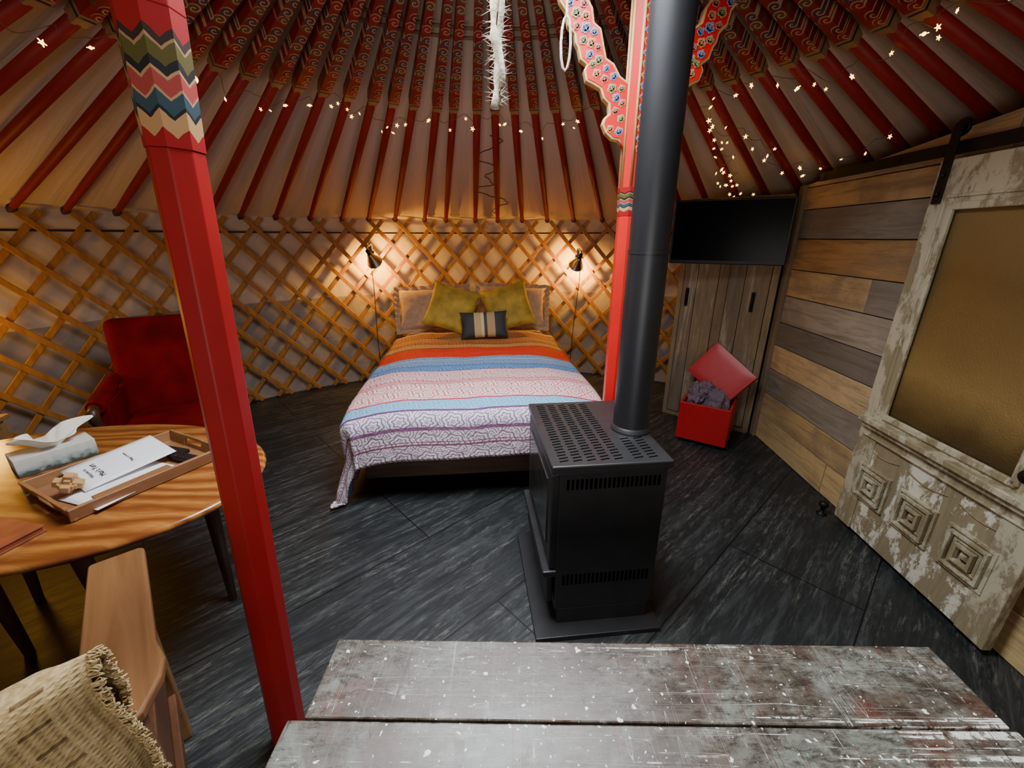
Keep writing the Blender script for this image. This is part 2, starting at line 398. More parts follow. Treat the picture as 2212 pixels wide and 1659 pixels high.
def bench_m():
    t=NT("paint_splattered_bench"); co=t.co()
    rnd=t.N("ShaderNodeNewGeometry",out=8)
    off=t.comb(t.m('MULTIPLY',rnd,7.0),t.m('MULTIPLY',rnd,3.0),0.0)
    v=t.N("ShaderNodeVectorMath",{0:co,1:off},operation='ADD')
    big=t.noise(v,2.6,8,0.75,0.6)
    fine=t.noise(t.mp(v,(1.6,3.6,1)),12,10,0.82,0.4)
    c=t.ramp(big,[(0.34,(0.052,0.026,0.017)),(0.44,(0.080,0.058,0.043)),(0.51,(0.115,0.108,0.088)),(0.58,(0.175,0.190,0.165)),(0.66,(0.105,0.080,0.062)),(0.76,(0.095,0.036,0.024))])
    c=t.mix(t.ramp(fine,[(0.42,0.8),(0.55,0.0)]),c,(0.024,0.016,0.012))
    w=t.noise(t.mp(v,(1.4,2.2,1)),8,12,0.86,0.15)
    c=t.mix(t.m('MULTIPLY',t.ramp(w,[(0.55,0.0),(0.64,1.0)]),0.6),c,(0.34,0.37,0.32))
    r=t.noise(v,5.0,4)
    c=t.mix(t.m('MULTIPLY',t.ramp(r,[(0.58,0.0),(0.70,1.0)]),0.4),c,(0.16,0.042,0.027))
    X,Y,Z=t.sep(co)
    bias=t.m('SUBTRACT',t.m('MULTIPLY',X,0.060),t.m('MULTIPLY',Y,0.09))
    st=t.m('ADD',t.noise(t.mp(v,(0.7,30,1),(0,0,rad(1.5))),2.2,8,0.62,0.0),bias)
    m1=t.ramp(st,[(0.605,0.0),(0.635,1.0)])
    m1=t.m('MULTIPLY',m1,t.ramp(t.noise(v,40,5,0.8),[(0.44,0.0),(0.52,1.0)]))
    c=t.mix(m1,c,(0.80,0.82,0.76))
    # paint specks of varied size
    for sc_,lim,gt,cc in ((60,0.26,0.70,(0.84,0.82,0.70)),(26,0.20,0.80,(0.82,0.82,0.74)),(110,0.25,0.70,(0.75,0.75,0.66))):
        jit=t.N("ShaderNodeVectorMath",{0:v,1:t.N("ShaderNodeVectorMath",{0:t.N("ShaderNodeTexNoise",{"Vector":v,"Scale":70.0,"Detail":3.0},out=1),"Scale":0.02},operation='SCALE')},operation='ADD')
        vo=t.vor(jit,sc_)
        cr=t.sep(vo["Color"])
        gate=t.m('GREATER_THAN',t.m('ADD',cr[1],bias),gt)
        sp=t.m('MULTIPLY',t.m('LESS_THAN',vo["Distance"],t.m('MULTIPLY',cr[0],lim)),gate)
        c=t.mix(sp,c,cc)
    smear=t.ramp(t.m('ADD',t.noise(t.mp(v,(2.0,7.0,1),(0,0,rad(-12))),5,9,0.8,0.1),bias),[(0.655,0.0),(0.68,1.0)])
    c=t.mix(t.m('MULTIPLY',smear,0.9),c,(0.72,0.74,0.68))
    for rot_,sc_,cc,wd in ((50,(26,1.1,1),(0.12,0.022,0.015),0.003),(-38,(30,1.0,1),(0.45,0.45,0.40),0.0022),(14,(1.0,34,1),(0.50,0.51,0.46),0.0025),(75,(20,1.3,1),(0.03,0.01,0.008),0.004)):
        s_=t.noise(t.mp(v,sc_,(0,0,rad(rot_))),1.6,1,0.4,0.1)
        c=t.mix(t.m('MULTIPLY',t.m('LESS_THAN',t.m('ABSOLUTE',t.m('SUBTRACT',s_,0.60)),wd),0.7),c,cc)
    t.bump(t.m('ADD',fine,m1),0.2,0.003)
    return t.fin(c,t.ramp(fine,[(0.4,0.24),(0.6,0.40)]),0,0.5)
M_bench=bench_m()
M_benchside=plain("bench_edge_dark",(0.05,0.035,0.028),0.7,var=0.4)

def quilt_m():
    t=NT("striped_paisley_quilt"); uv=t.co("UV"); U,V,W=t.sep(uv)
    f=t.m('DIVIDE',t.m('ADD',V,0.7),2.8)
    def p(s): return (s+0.7)/2.8
    wht=(0.72,0.69,0.71); blue=(0.12,0.26,0.48)
    A=t.ramp(f,[(0,(0.68,0.64,0.68)),(p(-.175),(0.26,0.12,0.22)),(p(-.155),wht),(p(-.045),(0.12,0.36,0.60)),(p(.05),(0.78,0.66,0.64)),(p(.30),(0.70,0.44,0.46)),(p(.36),(0.76,0.62,0.61)),(p(.58),(0.16,0.07,0.11)),(p(.60),blue),(p(.72),(0.20,0.36,0.57)),(p(.93),(0.34,0.07,0.04)),(p(.96),(0.58,0.012,0.006)),(p(1.22),(0.20,0.05,0.02)),(p(1.26),(0.46,0.10,0.02)),(p(1.36),(0.30,0.15,0.06)),(p(1.42),(0.52,0.17,0.03)),(p(1.50),(0.34,0.05,0.015)),(p(1.60),(0.22,0.12,0.05)),(p(1.66),(0.44,0.15,0.03)),(p(1.78),(0.30,0.17,0.08))],'CONSTANT')
    B=t.ramp(f,[(0,(0.17,0.05,0.15)),(p(-.155),(0.15,0.07,0.28)),(p(-.045),(0.62,0.70,0.78)),(p(.05),(0.48,0.012,0.03)),(p(.36),(0.38,0.015,0.06)),(p(.60),(0.02,0.05,0.20)),(p(.93),(0.62,0.14,0.05)),(p(1.26),(0.64,0.42,0.16)),(p(1.42),(0.14,0.03,0.02)),(p(1.50),(0.62,0.36,0.12)),(p(1.66),(0.13,0.04,0.02)),(p(1.78),(0.60,0.40,0.20))],'CONSTANT')
    def medal(scale,freq,lob,rnd_,sy):
        v=t.mp(uv,(1,sy,1))
        n=t.t.nodes.new("ShaderNodeTexVoronoi"); n.voronoi_dimensions='2D'
        t.put(n.inputs["Vector"],v); n.inputs["Scale"].default_value=scale; n.inputs["Randomness"].default_value=rnd_
        D=n.outputs["Distance"]; d=t.N("ShaderNodeVectorMath",{0:v,1:n.outputs["Position"]},operation='SUBTRACT'); dx,dy,dz=t.sep(d)
        ang=t.m('ARCTAN2',dy,dx)
        pt_=t.m('SINE',t.m('ADD',t.m('MULTIPLY',D,freq),t.m('MULTIPLY',t.m('SINE',t.m('MULTIPLY',ang,lob)),1.4)))
        return pt_,D
    pa,Da=medal(6.2,36.0,6.0,0.06,1.3)
    pb,Db=medal(13.0,26.0,3.0,0.8,1.4)
    m1=t.m('MULTIPLY',t.m('GREATER_THAN',pa,0.40),t.m('LESS_THAN',Da,0.46))
    m4=t.m('MULTIPLY',t.m('GREATER_THAN',pb,0.50),t.m('GREATER_THAN',Da,0.46))
    no=t.noise(uv,24,3,0.5,1.6)
    m3=t.m('LESS_THAN',t.m('ABSOLUTE',t.m('SUBTRACT',no,0.5)),0.012)
    mk=t.m('MAXIMUM',t.m('MAXIMUM',m1,m4),t.m('MULTIPLY',m3,0.4))
    amt=t.ramp(f,[(0,0.85),(p(-.045),0.35),(p(.05),0.85),(p(.60),0.65),(p(.93),0.30),(p(1.26),0.9)],'CONSTANT')
    c=t.mix(t.m('MULTIPLY',mk,amt),A,B)
    for s,w,cc in ((-.27,.006,(0.2,0.08,0.12)),(-.25,.003,(0.2,0.08,0.12)),(-.05,.006,(0.12,0.04,0.12)),(.055,.006,(0.42,0.03,0.06)),(.30,.004,(0.42,0.03,0.08)),(.36,.004,(0.42,0.03,0.08)),(.72,.005,(0.05,0.08,0.2)),(.86,.005,(0.5,0.55,0.65)),(1.42,.006,(0.10,0.02,0.01)),(1.66,.006,(0.10,0.02,0.01))):
        c=t.mix(t.m('LESS_THAN',t.m('ABSOLUTE',t.m('SUBTRACT',V,s)),w),c,cc)
    wr=t.noise(t.mp(uv,(4,4,1)),2.2,4,0.6,0.6)
    t.bump(wr,0.5,0.03)
    return t.fin(c,0.7,0,0.25)
M_quilt=quilt_m()

# ------------------------------------------------------------------ yurt shell
CX,CY=-0.07,1.55
R=3.65; ZT=1.82; SL=0.32
def roofz(r): return ZT+SL*(R-r)
def pol(th,r,z):
    a=rad(th); return Vector((CX+r*math.sin(a),CY+r*math.cos(a),z))
mb=MB()
mb.lathe([(3.9,-0.04),(3.9,0.0)],96,sm=False)
obj("floor",mb,M_floor,loc=(CX,CY,0),kind="structure",label="black stained plywood floor with worn grain")
mb=MB()
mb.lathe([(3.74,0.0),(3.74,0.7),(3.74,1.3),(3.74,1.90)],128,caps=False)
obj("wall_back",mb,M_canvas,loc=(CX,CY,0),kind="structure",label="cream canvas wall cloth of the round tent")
mb=MB()
prof=[]
for k in range(13):
    r=3.76-(3.76-0.80)*k/12
    prof.append((r,roofz(r)+0.055))
n=156*2; vs=[]
for r,z in prof:
    for i in range(n):
        a=2*PI*i/n
        sag=0.012*math.sin(a*78)*max(0,min(1,(r-.8)/2,(3.6-r)*2))
        vs.append((r*math.cos(a),r*math.sin(a),z+sag))
fs=[]
for k in range(len(prof)-1):
    for i in range(n):
        j=(i+1)%n; fs.append((k*n+i,(k+1)*n+i,(k+1)*n+j,k*n+j))
mb.add(vs,fs,0,True)
obj("ceiling",mb,M_roof,loc=(CX,CY,0),kind="structure",label="beige canvas roof cloth over the poles")

mb=MB()
mb.tube([(0.80*math.cos(2*PI*i/48),0.80*math.sin(2*PI*i/48),0) for i in range(48)],0.055,8,closed=True)
crown=obj("skylight_wheel",mb,M_rim,loc=(CX,CY,2.745),label="red painted round wooden skylight wheel with spokes",category="skylight wheel")
mb=MB()
for k in range(6):
    a=PI*k/6
    pts=[(0.78*math.cos(a)*u,0.78*math.sin(a)*u,0.22*(1-u*u)+0.02) for u in [i/8-1 for i in range(17)]]
    mb.tube(pts,0.018,6)
obj("spoke",mb,M_rim,parent=crown)

dth=360/78
def slat(mb,a0,a1,rr,z0=0.03,z1=1.83,w=0.042,th=0.012,seg=12):
    pts=[]
    for k in range(seg+1):
        u=k/seg
        pts.append((a0+(a1-a0)*u, z0+(z1-z0)*u))
    L=rad(a1-a0)*rr; H=z1-z0; q=math.hypot(L,H)
    wx,wz=-H/q, L/q
    vs=[]
    for a,z in pts:
        for so,sw in ((-1,-1),(-1,1),(1,1),(1,-1)):
            aa=rad(a)+sw*w/2*wx/rr; zz=z+sw*w/2*wz; r2=rr+so*th/2
            vs.append((r2*math.sin(aa),r2*math.cos(aa),zz))
    fs=[]
    for k in range(seg):
        for c in range(4):
            d=(c+1)%4
            fs.append((k*4+c,(k+1)*4+c,(k+1)*4+d,k*4+d))
    fs.append((0,1,2,3)); fs.append((seg*4+3,seg*4+2,seg*4+1,seg*4))
    mb.add(vs,fs)
span=5.5*dth
labs=["crisscross honey wood lattice section behind the red armchair","crisscross honey wood lattice section behind the bed","crisscross honey wood lattice section beside the corner cupboard"]
for pi,(lo,hi) in enumerate([(-26,-11),(-11,3),(3,12)]):
    mb=MB()
    for i in range(lo,hi):
        a=(i+0.5)*dth
        slat(mb,a-span/2,a+span/2,R-0.012)
        slat(mb,a+span/2,a-span/2,R-0.028)
    obj("lattice_panel",mb,M_lattice,loc=(CX,CY,0),bevel=0.003,bseg=1,label=labs[pi],category="lattice wall",group="tent wall lattice sections")
mb=MB()
mb.tube([pol(-110+i*2,R+0.015,1.70)-Vector((CX,CY,0)) for i in range(84)],0.009,6)
obj("wall_rope",mb,M_cable,loc=(CX,CY,0),label="dark rope girding the lattice near its top",category="rope")

# roof poles
Rb=R-0.03; Rt=0.83
Lp=math.hypot(Rb-Rt,(Rb-Rt)*SL); ang=math.atan(SL)
mb=MB()
Ls=Lp-(1.66-Rt)/math.cos(ang)
mb.tube([(0,0,0),(0.05,0,0),(0.5,0,0),(1.2,0,0),(Ls,0,0)],[0.014,0.020,0.0245,0.026,0.026],10)
mb.tube([(0.035,0,0),(0.06,0,0),(0.085,0,0)],[0.024,0.028,0.024],10,mi=1)
pole0=obj("roof_pole",mb,[M_redpole,M_cable],label="red wooden roof pole with painted scroll end",category="roof pole",group="red roof poles of the tent")
mb=MB()
for (x0,x1,w0,w1,mi) in ((Ls-0.01,Ls+0.04,0.048,0.058,1),(Ls+0.04,Ls+0.052,0.060,0.060,2),(Ls+0.052,Ls+0.064,0.062,0.062,1),(Ls+0.064,Lp,0.061,0.038,0)):
    a,b=w0/2,w1/2
    mb.add([(x0,-a,-a),(x0,a,-a),(x0,a,a),(x0,-a,a),(x1,-b,-b),(x1,b,-b),(x1,b,b),(x1,-b,b)],[(3,2,1,0),(4,5,6,7),(0,1,5,4),(1,2,6,5),(2,3,7,6),(3,0,4,7)],mi)
tip0=obj("painted_end",mb,[M_pole_orn,M_golddim,M_black],parent=pole0,label="painted square pole end with gold scrolls")
def place_pole(o,th):
    p=pol(th,Rb,roofz(Rb)-0.01)
    xd=Vector((-math.sin(rad(th))*math.cos(ang),-math.cos(rad(th))*math.cos(ang),math.sin(ang)))
    yd=Vector((0,0,1)).cross(xd).normalized(); zd=xd.cross(yd)
    M=Matrix((xd,yd,zd)).transposed().to_4x4(); M.translation=p
    o.matrix_world=M
first=True
for i in range(-24,24):
    th=(i+0.5)*dth+1.0
    if first:
        o=pole0; first=False
    else:
        o=pole0.copy(); COL.objects.link(o)
        c=tip0.copy(); COL.objects.link(c); c.parent=o
    place_pole(o,th+random.uniform(-.45,.45))
mb=MB()
for rr in (1.16,1.10):
    mb.tube([pol(-130+i*2.6,rr,roofz(rr)+0.035)-Vector((CX,CY,0)) for i in range(101)],0.008,6)
obj("roof_band",mb,M_golddim,loc=(CX,CY,0),label="gold and red woven band circling the roof poles",category="woven band")
mb=MB()
pts=[]
for k in range(60):
    u=k/59
    w=noise.noise(Vector((u*7,0.3,0)))*7+noise.noise(Vector((u*19,3.3,0)))*2.5
    pts.append(pol(-2.5-1.5*u+w*0.8,2.0+1.5*u+0.12*noise.noise(Vector((u*11,9,0))),roofz(2.0+1.5*u)+0.022))
mb.tube(pts,0.0035,6)
obj("loose_cable",mb,M_cable,label="thin dark cable winding behind the roof poles",category="cable")

# ------------------------------------------------------------------ string lights
mbb=MB(); mbb.sphere((0,0,0),0.0054,8,6)
for k in range(5):
    a=2*PI*k/5
    mbb.box((0.008*math.cos(a),0,0.008*math.sin(a)),(0.006,0.0024,0.0024),M=Matrix.Rotation(-a,3,'Y'))
bulb_me=None
def string_light(pts,step,label):
    global bulb_me
    m=MB(); m.tube(pts,0.0014,5)
    par=empty("string_light",loc=(0,0,0),label=label,category="fairy lights",group="warm fairy light strings")
    obj("cord",m,M_wire,parent=par)
    acc=0.0; nb=0; nxt=step*0.5
    for a,b in zip(pts[:-1],pts[1:]):
        L=(b-a).length
        while acc+L>=nxt and nb<60:
            p=a.lerp(b,(nxt-acc)/max(L,1e-6))
            if bulb_me is None:
                o=obj("bulb",mbb,M_fairy,parent=par,loc=p); bulb_me=o.data
            else:
                o=bpy.data.objects.new("bulb",bulb_me); COL.objects.link(o); o.parent=par
            o.location=p-Vector((0,0,random.uniform(0.004,0.065)))
            o.rotation_euler=(random.uniform(0,3),random.uniform(0,3),0)
            sc=random.uniform(0.7,1.4); o.scale=(sc,sc,sc)
            nxt+=step*random.uniform(0.3,1.8); nb+=1
        acc+=L
pts=[]
nn=320
for i in range(nn+1):
    th=-92+186*i/nn
    rr=1.665+0.05*math.sin(th*0.21)+0.035*math.sin(th*0.9)+0.02*math.sin(th*1.7)
    z=roofz(rr)-0.036-0.035*abs(math.sin(th*0.17))-0.02*abs(math.sin(th*0.61))
    pts.append(pol(th,rr,z))
string_light(pts,0.135,"warm fairy lights strung in a ring along the roof poles")
def poly_sm(zz,n=8,drop=0.045):
    out=[]
    for (a,b),(c,d) in zip(zz[:-1],zz[1:]):
        for k in range(n):
            u=k/n; out.append(pol(a+(c-a)*u,b+(d-b)*u,roofz(b+(d-b)*u)-drop-0.03*math.sin(PI*u)))
    return out
zz=[(44,1.75),(42.5,1.95),(44.5,2.1),(41,2.2),(43.5,2.35),(40,2.45),(42.5,2.6),(39,2.7),(42,2.78),(40,2.9),(44,2.85),(41,3.0),(46,2.95)]
string_light(poly_sm(zz),0.09,"tangled warm fairy lights gathered above the wall television")
zz=[(45,1.85),(47,2.05),(48.5,2.2),(50,2.3),(47,2.45),(52,2.55),(50,2.7),(54,2.62),(57,2.55),(62,2.4),(66,2.25)]
string_light(poly_sm(zz),0.14,"loose warm fairy lights draped above the plank wall")

# ------------------------------------------------------------------ columns
def octo(mb,r0,z0,r1,z1,mi=0):
    mb.lathe([(r0,z0),(r1,z1)],8,mi=mi,sm=False,ph=PI/8)
out=[(.055,2.04),(.09,2.07),(.12,2.075),(.15,2.10),(.168,2.135),(.160,2.16),(.140,2.175),(.145,2.215),(.17,2.235),(.185,2.27),(.215,2.285),(.25,2.30),(.262,2.34),(.25,2.36),(.28,2.38),(.292,2.42),(.305,2.44),(.31,2.47),(.34,2.50),(.35,2.55),(.375,2.58),(.40,2.64),(.42,2.70)]
inn=[(.30,2.70),(.275,2.62),(.235,2.56),(.225,2.51),(.195,2.49),(.175,2.42),(.165,2.385),(.13,2.365),(.10,2.32),(.055,2.29)]
brk=out+inn
def offset(poly,d):
    n=len(poly); res=[]
    for i in range(n):
        p0=Vector(poly[i-1]); p1=Vector(poly[i]); p2=Vector(poly[(i+1)%n])
        t=(p2-p0).normalized(); nrm=Vector((-t.y,t.x))
        res.append(tuple(p1+nrm*d))
    return res
def disc(m,x,z,r,y,mi,n=14):
    vs=[(x+r*math.cos(2*PI*k/n),y,z+r*math.sin(2*PI*k/n)) for k in range(n)]
    m.add(vs,[tuple(range(n))],mi)
def cloud(m,x,z,s,ci,y,rot=0.0,flip=1):
    lob=[(0,0,0.62),(0.62,0.15,0.42),(-0.62,0.15,0.42),(0.0,0.68,0.40),(0.38,-0.45,0.34),(-0.38,-0.45,0.34)]
    cr,sr=math.cos(rot),math.sin(rot)
    def T(a,b): a*=flip; return x+s*(a*cr-b*sr), z+s*(a*sr+b*cr)
    for a,b,r in lob:
        X,Z=T(a,b); disc(m,X,Z,s*(r+0.07),y,0)
    for a,b,r in lob:
        X,Z=T(a,b); disc(m,X,Z,s*r,y-0.0008,ci)
    for cx_,cz_,rr,dirn in ((0.36,0.12,0.42,1),(-0.36,0.12,0.42,-1),(0,0.62,0.26,1)):
        pts=[]
        for k in range(17):
            a=k/16*2.6*PI; r=rr*(1-0.85*k/16)
            A,B=cx_+dirn*r*math.cos(a),cz_+r*math.sin(a)
            X,Z=T(A,B); pts.append((X,y-0.0014,Z))
        m.tube(pts,s*0.038,4,0)
def column(loc,tilt,label,red,z0=1.79):
    par=empty("support_column",loc=loc,rot=(0,tilt,0),label=label,category="column",group="painted columns holding the roof crown")
    m=MB(); m.lathe([(0.066,0.0),(0.062,z0)],8,sm=False,ph=PI/8)
    obj("shaft",m,red,parent=par,bevel=0.003)
    m=MB(); octo(m,0.0645,z0,0.071,2.05)
    z_=obj("zigzag_band",m,M_chev,parent=par,label="zigzag band of gold, black, blue and olive")
    return par,z_
c1,_=column((-0.775,0.965,0),math.atan(0.047),"red octagonal wooden column beside the bench table",M_red,1.82)
m=MB(); octo(m,0.0715,2.05,0.074,2.68)
obj("capital",m,M_red,parent=c1,bevel=0.003)
c2,zb=column((0.575,2.19,0),0.0,"red column coloured as daylit, with painted scrolls behind the stove",M_redlit,1.80)
zb.location=(0,0,0.848); zb.scale=(0.98,0.98,0.5)
m=MB(); octo(m,0.062,1.87,0.064,2.69)
cap=obj("capital",m,M_redlit,parent=c2,label="capital with blue and green cloud scrolls")
m=MB()
for k in range(8):
    a=2*PI*k/8+PI/8
    m.tube([(0.062*math.cos(a),0.062*math.sin(a),1.87),(0.065*math.cos(a),0.065*math.sin(a),2.69)],0.0065,6)
obj("gold_edging",m,M_gold,parent=cap)
m=MB()
z=2.03;k=0
while z<2.68:
    cloud(m,0.0,z,0.0165,[2,1,4,3,1][k%5],-0.0615,rot=(0.2 if k%2 else -0.2),flip=1 if k%2 else -1)
    z+=0.040;k+=1
obj("painted_clouds",m,PAINT,parent=cap,label="column of small blue, red and green cloud scrolls")
def bracket(par,sx,rz,red,dz=0.0):
    m=MB()
    S=[(sx*x,z) for x,z in brk]
    if sx<0: S=S[::-1]
    m.prism(S,-0.022,0.022,0)
    o=obj("scroll_bracket",m,M_gold,parent=par,loc=(0,0,dz),rz=rz,bevel=0.004,label="carved bracket with gold scalloped edge and cloud scrolls")
    m=MB()
    S2=[(sx*x,z) for x,z in offset(brk,0.010)]
    if sx<0: S2=S2[::-1]
    m.prism(S2,-0.025,0.025,0)
    obj("painted_panel",m,red,parent=o)
    m=MB()
    C=[(.090,2.105,.017,1),(.130,2.115,.015,4),(.085,2.155,.016,3),(.112,2.185,.015,2),(.085,2.215,.015,4),(.112,2.235,.017,1),(.092,2.27,.014,3),(.135,2.27,.018,3),(.130,2.315,.016,1),(.170,2.305,.016,2),(.205,2.325,.017,4),(.165,2.345,.014,1),(.225,2.36,.014,3),(.200,2.375,.018,3),(.240,2.395,.016,1),(.205,2.42,.014,2),(.235,2.435,.018,4),(.270,2.445,.016,3),(.225,2.475,.015,1),(.262,2.488,.020,1),(.300,2.495,.015,2),(.265,2.53,.017,4),(.305,2.54,.019,3),(.275,2.572,.015,2),(.335,2.575,.016,1),(.305,2.60,.018,1),(.345,2.625,.019,4),(.310,2.65,.018,3),(.360,2.67,.019,1),(.385,2.66,.014,2)]
    for i,(x,z,s,ci) in enumerate(C):
        cloud(m,sx*x,z,s,ci,-0.0255-0.0001*i,rot=-sx*0.6+0.3*(i%3-1),flip=sx)
    obj("painted_clouds",m,PAINT,parent=o)
bracket(c2,-1,0,M_redlit); bracket(c2,1,0,M_redlit)
bracket(c1,-1,rad(-40),M_red,0.10); bracket(c1,1,rad(-40),M_red,0.10)
c1.scale=(0.82,0.82,1.0)

# rope hanging in the centre
m=MB()
pts=[(0.006*math.sin(k*0.7),0.005*math.cos(k*0.9),2.70-0.66*k/24) for k in range(25)]
m.tube(pts,[0.011+0.004*math.sin(k*1.9) for k in range(25)],8)
m.tube([(0.015+0.006*math.sin(k*0.8+2),0.008*math.cos(k),2.70-0.60*k/24) for k in range(25)],0.009,7)
for k in range(420):
    z=random.uniform(2.05,2.69); a=random.uniform(0,2*PI); L=random.uniform(0.012,0.042)
    p=Vector((0.005+0.01*math.cos(a),0.01*math.sin(a),z)); q=p+Vector((L*math.cos(a),L*math.sin(a),random.uniform(-0.02,0.02)))
    w=Vector((0,0,0.0016))
    m.add([p-w,p+w,q],[(0,1,2)])
obj("hanging_rope",m,M_rope,loc=(-0.05,1.55,0),label="frayed pale horsehair rope hanging from the crown",category="rope")
m=MB()
pts=[(0,0,2.69),(0.003,0,2.55),(0.0,0,2.42)]
for k in range(13):
    a=PI/2-2*PI*k/12
    pts.append((0.018*math.cos(a)*(-1),0,2.33+0.085*math.sin(a)))
m.tube(pts,0.005,7)
obj("rope_loop",m,M_rope,loc=(0.20,1.88,0),label="thin pale rope ending in a small loop",category="rope")

# ------------------------------------------------------------------ plank wall (right)
wdir=Vector((-0.055,-1,0)).normalized(); wrz=math.atan2(wdir.y,wdir.x)
WL=(2.15,3.35,0)
def wtop(x):
    if x<1.4: return 2.01+0.10*x
    if x<2.8: return 2.15+0.03*(x-1.4)
    return 2.19-0.16*(x-2.8)
m=MB()
hts=[0.22,0.19,0.215,0.20,0.185,0.21,0.20,0.22,0.20,0.15]
z=0.0
random.seed(21)
for i,h in enumerate(hts):
    xs=[0.0]
    while xs[-1]<4.55:
        xs.append(min(4.6,xs[-1]+random.uniform(0.7,1.9)))
    for a,b in zip(xs[:-1],xs[1:]):
        za=z+0.003; zb_=z+h-0.003
        if a>=3.6 and zb_>1.8: continue
        pr=[(a+.002,za),(b-.002,za),(b-.002,min(zb_,wtop(b)) ),(a+.002,min(zb_,wtop(a)))]
        yo=random.uniform(0,0.006)
        m.prism(pr,yo,0.03)
    z+=h
for a,b in ((0,1.4),(1.4,2.8),(2.8,3.6)):
    m.prism([(a+.002,z+.003),(b-.002,z+.003),(b-.002,wtop(b)),(a+.002,wtop(a))],0.0,0.03)
obj("wall_right",m,M_barn,loc=WL,rz=wrz,bevel=0.002,bseg=1,kind="structure",label="reclaimed horizontal plank wall in mixed browns and greys")
m=MB(); m.box((2.3,0.05,0.90),(4.6,0.03,1.80))
obj("wall_partition",m,M_black,loc=WL,rz=wrz,kind="structure")
m=MB(); m.box((0.0,-0.012,1.005),(0.06,0.03,2.01))
obj("trim_1",m,M_post,loc=WL,rz=wrz,bevel=0.003,kind="structure",label="weathered corner board of the plank wall")
random.seed(5)

rail=empty("door_rail",loc=WL,rz=wrz,label="black iron sliding door rail bolted to planks",category="door rail")
m=MB(); m.box((1.45,-0.055,2.035),(2.42,0.010,0.055))
obj("rail_bar",m,M_iron,parent=rail,bevel=0.002)
for x in (0.30,0.9,1.6,2.3):
    m=MB()
    m.lathe([(0.012,0),(0.012,0.06)],12,c=(x,0.0,2.035),M=Matrix.Rotation(PI/2,3,'X'))
    obj("spacer",m,M_iron,parent=rail)

door=empty("door_1",loc=WL,rz=wrz,label="old chipped sage sliding door with amber glass",kind="structure")
x0,x1=1.18,2.09; H0,H1=0.03,1.985
yf,yb=-0.085,-0.045
def dbox(m,a,b,z0,z1,y0=yf,y1=yb,mi=0): m.box(((a+b)/2,(y0+y1)/2,(z0+z1)/2),(b-a,y1-y0,z1-z0),mi)
gx0,gx1,gz0,gz1=x0+0.125,x1-0.125,0.74,1.79
m=MB(); dbox(m,x0,gx0,H0,H1); dbox(m,gx1,x1,H0,H1); dbox(m,gx0,gx1,gz1,H1); dbox(m,gx0,gx1,0.60,gz0)
obj("door_frame",m,M_door,parent=door,bevel=0.004)
m=MB(); dbox(m,gx0,gx1,H0,0.60,yf+0.008,yb)
obj("lower_panel",m,M_doorlow,parent=door,bevel=0.003)
m=MB()
for a,b,z0_,z1_ in ((gx0-.01,gx0+.022,gz0,gz1),(gx1-.022,gx1+.01,gz0,gz1),(gx0,gx1,gz1-.022,gz1+.01),(gx0,gx1,gz0-.01,gz0+.022)):
    dbox(m,a,b,z0_,z1_,yf-0.012,yf+0.006)
for a,b,z0_,z1_ in ((gx0-.045,gx0-.03,gz0,gz1+.04),(gx1+.03,gx1+.045,gz0,gz1+.04),(gx0-.045,gx1+.045,gz1+.03,gz1+.045)):
    dbox(m,a,b,z0_,z1_,yf-0.006,yf+0.004)
obj("glass_moulding",m,M_door,parent=door,bevel=0.005)
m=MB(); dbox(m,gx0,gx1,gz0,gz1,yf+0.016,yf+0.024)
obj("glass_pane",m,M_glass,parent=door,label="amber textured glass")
m=MB()
dbox(m,x0+0.02,x1-0.02,0.685,0.715,yf-0.045,yf+0.002)
dbox(m,x0+0.03,x1-0.03,0.655,0.685,yf-0.025,yf+0.002)
dbox(m,x0+0.04,x1-0.04,0.60,0.612,yf-0.008,yf+0.002)
obj("door_ledge",m,M_door,parent=door,bevel=0.005)
for k,xc in enumerate((x0+0.185,x0+0.455,x0+0.725)):
    m=MB()
    zc=0.345
    for q,(s,d) in enumerate(((0.21,0.006),(0.17,0.018),(0.125,0.008),(0.088,0.022))):
        w=0.014
        dbox(m,xc-s/2,xc+s/2,zc+s/2-w,zc+s/2,yf-d,yf+0.010)
        dbox(m,xc-s/2,xc+s/2,zc-s/2,zc-s/2+w,yf-d,yf+0.010)
        dbox(m,xc-s/2,xc-s/2+w,zc-s/2+w,zc+s/2-w,yf-d,yf+0.010)
        dbox(m,xc+s/2-w,xc+s/2,zc-s/2+w,zc+s/2-w,yf-d,yf+0.010)
    b=0.026; t_=0.008
    vs=[(xc-b,yf+.008,zc-b),(xc+b,yf+.008,zc-b),(xc+b,yf+.008,zc+b),(xc-b,yf+.008,zc+b),(xc-t_,yf-.018,zc-t_),(xc+t_,yf-.018,zc-t_),(xc+t_,yf-.018,zc+t_),(xc-t_,yf-.018,zc+t_)]
    m.add(vs,[(0,1,5,4),(1,2,6,5),(2,3,7,6),(3,0,4,7),(4,5,6,7)])
    obj("carved_square",m,M_door,parent=door,bevel=0.002)
for k in range(3):
    m=MB()
    xc=x0+0.185+0.27*k
    pts=[(xc-0.11+0.22*i/14,yf+0.007,0.545-0.022*math.sin(PI*i/14)) for i in range(15)]
    m.tube(pts,0.0035,6)
    obj("carved_garland",m,M_post,parent=door)
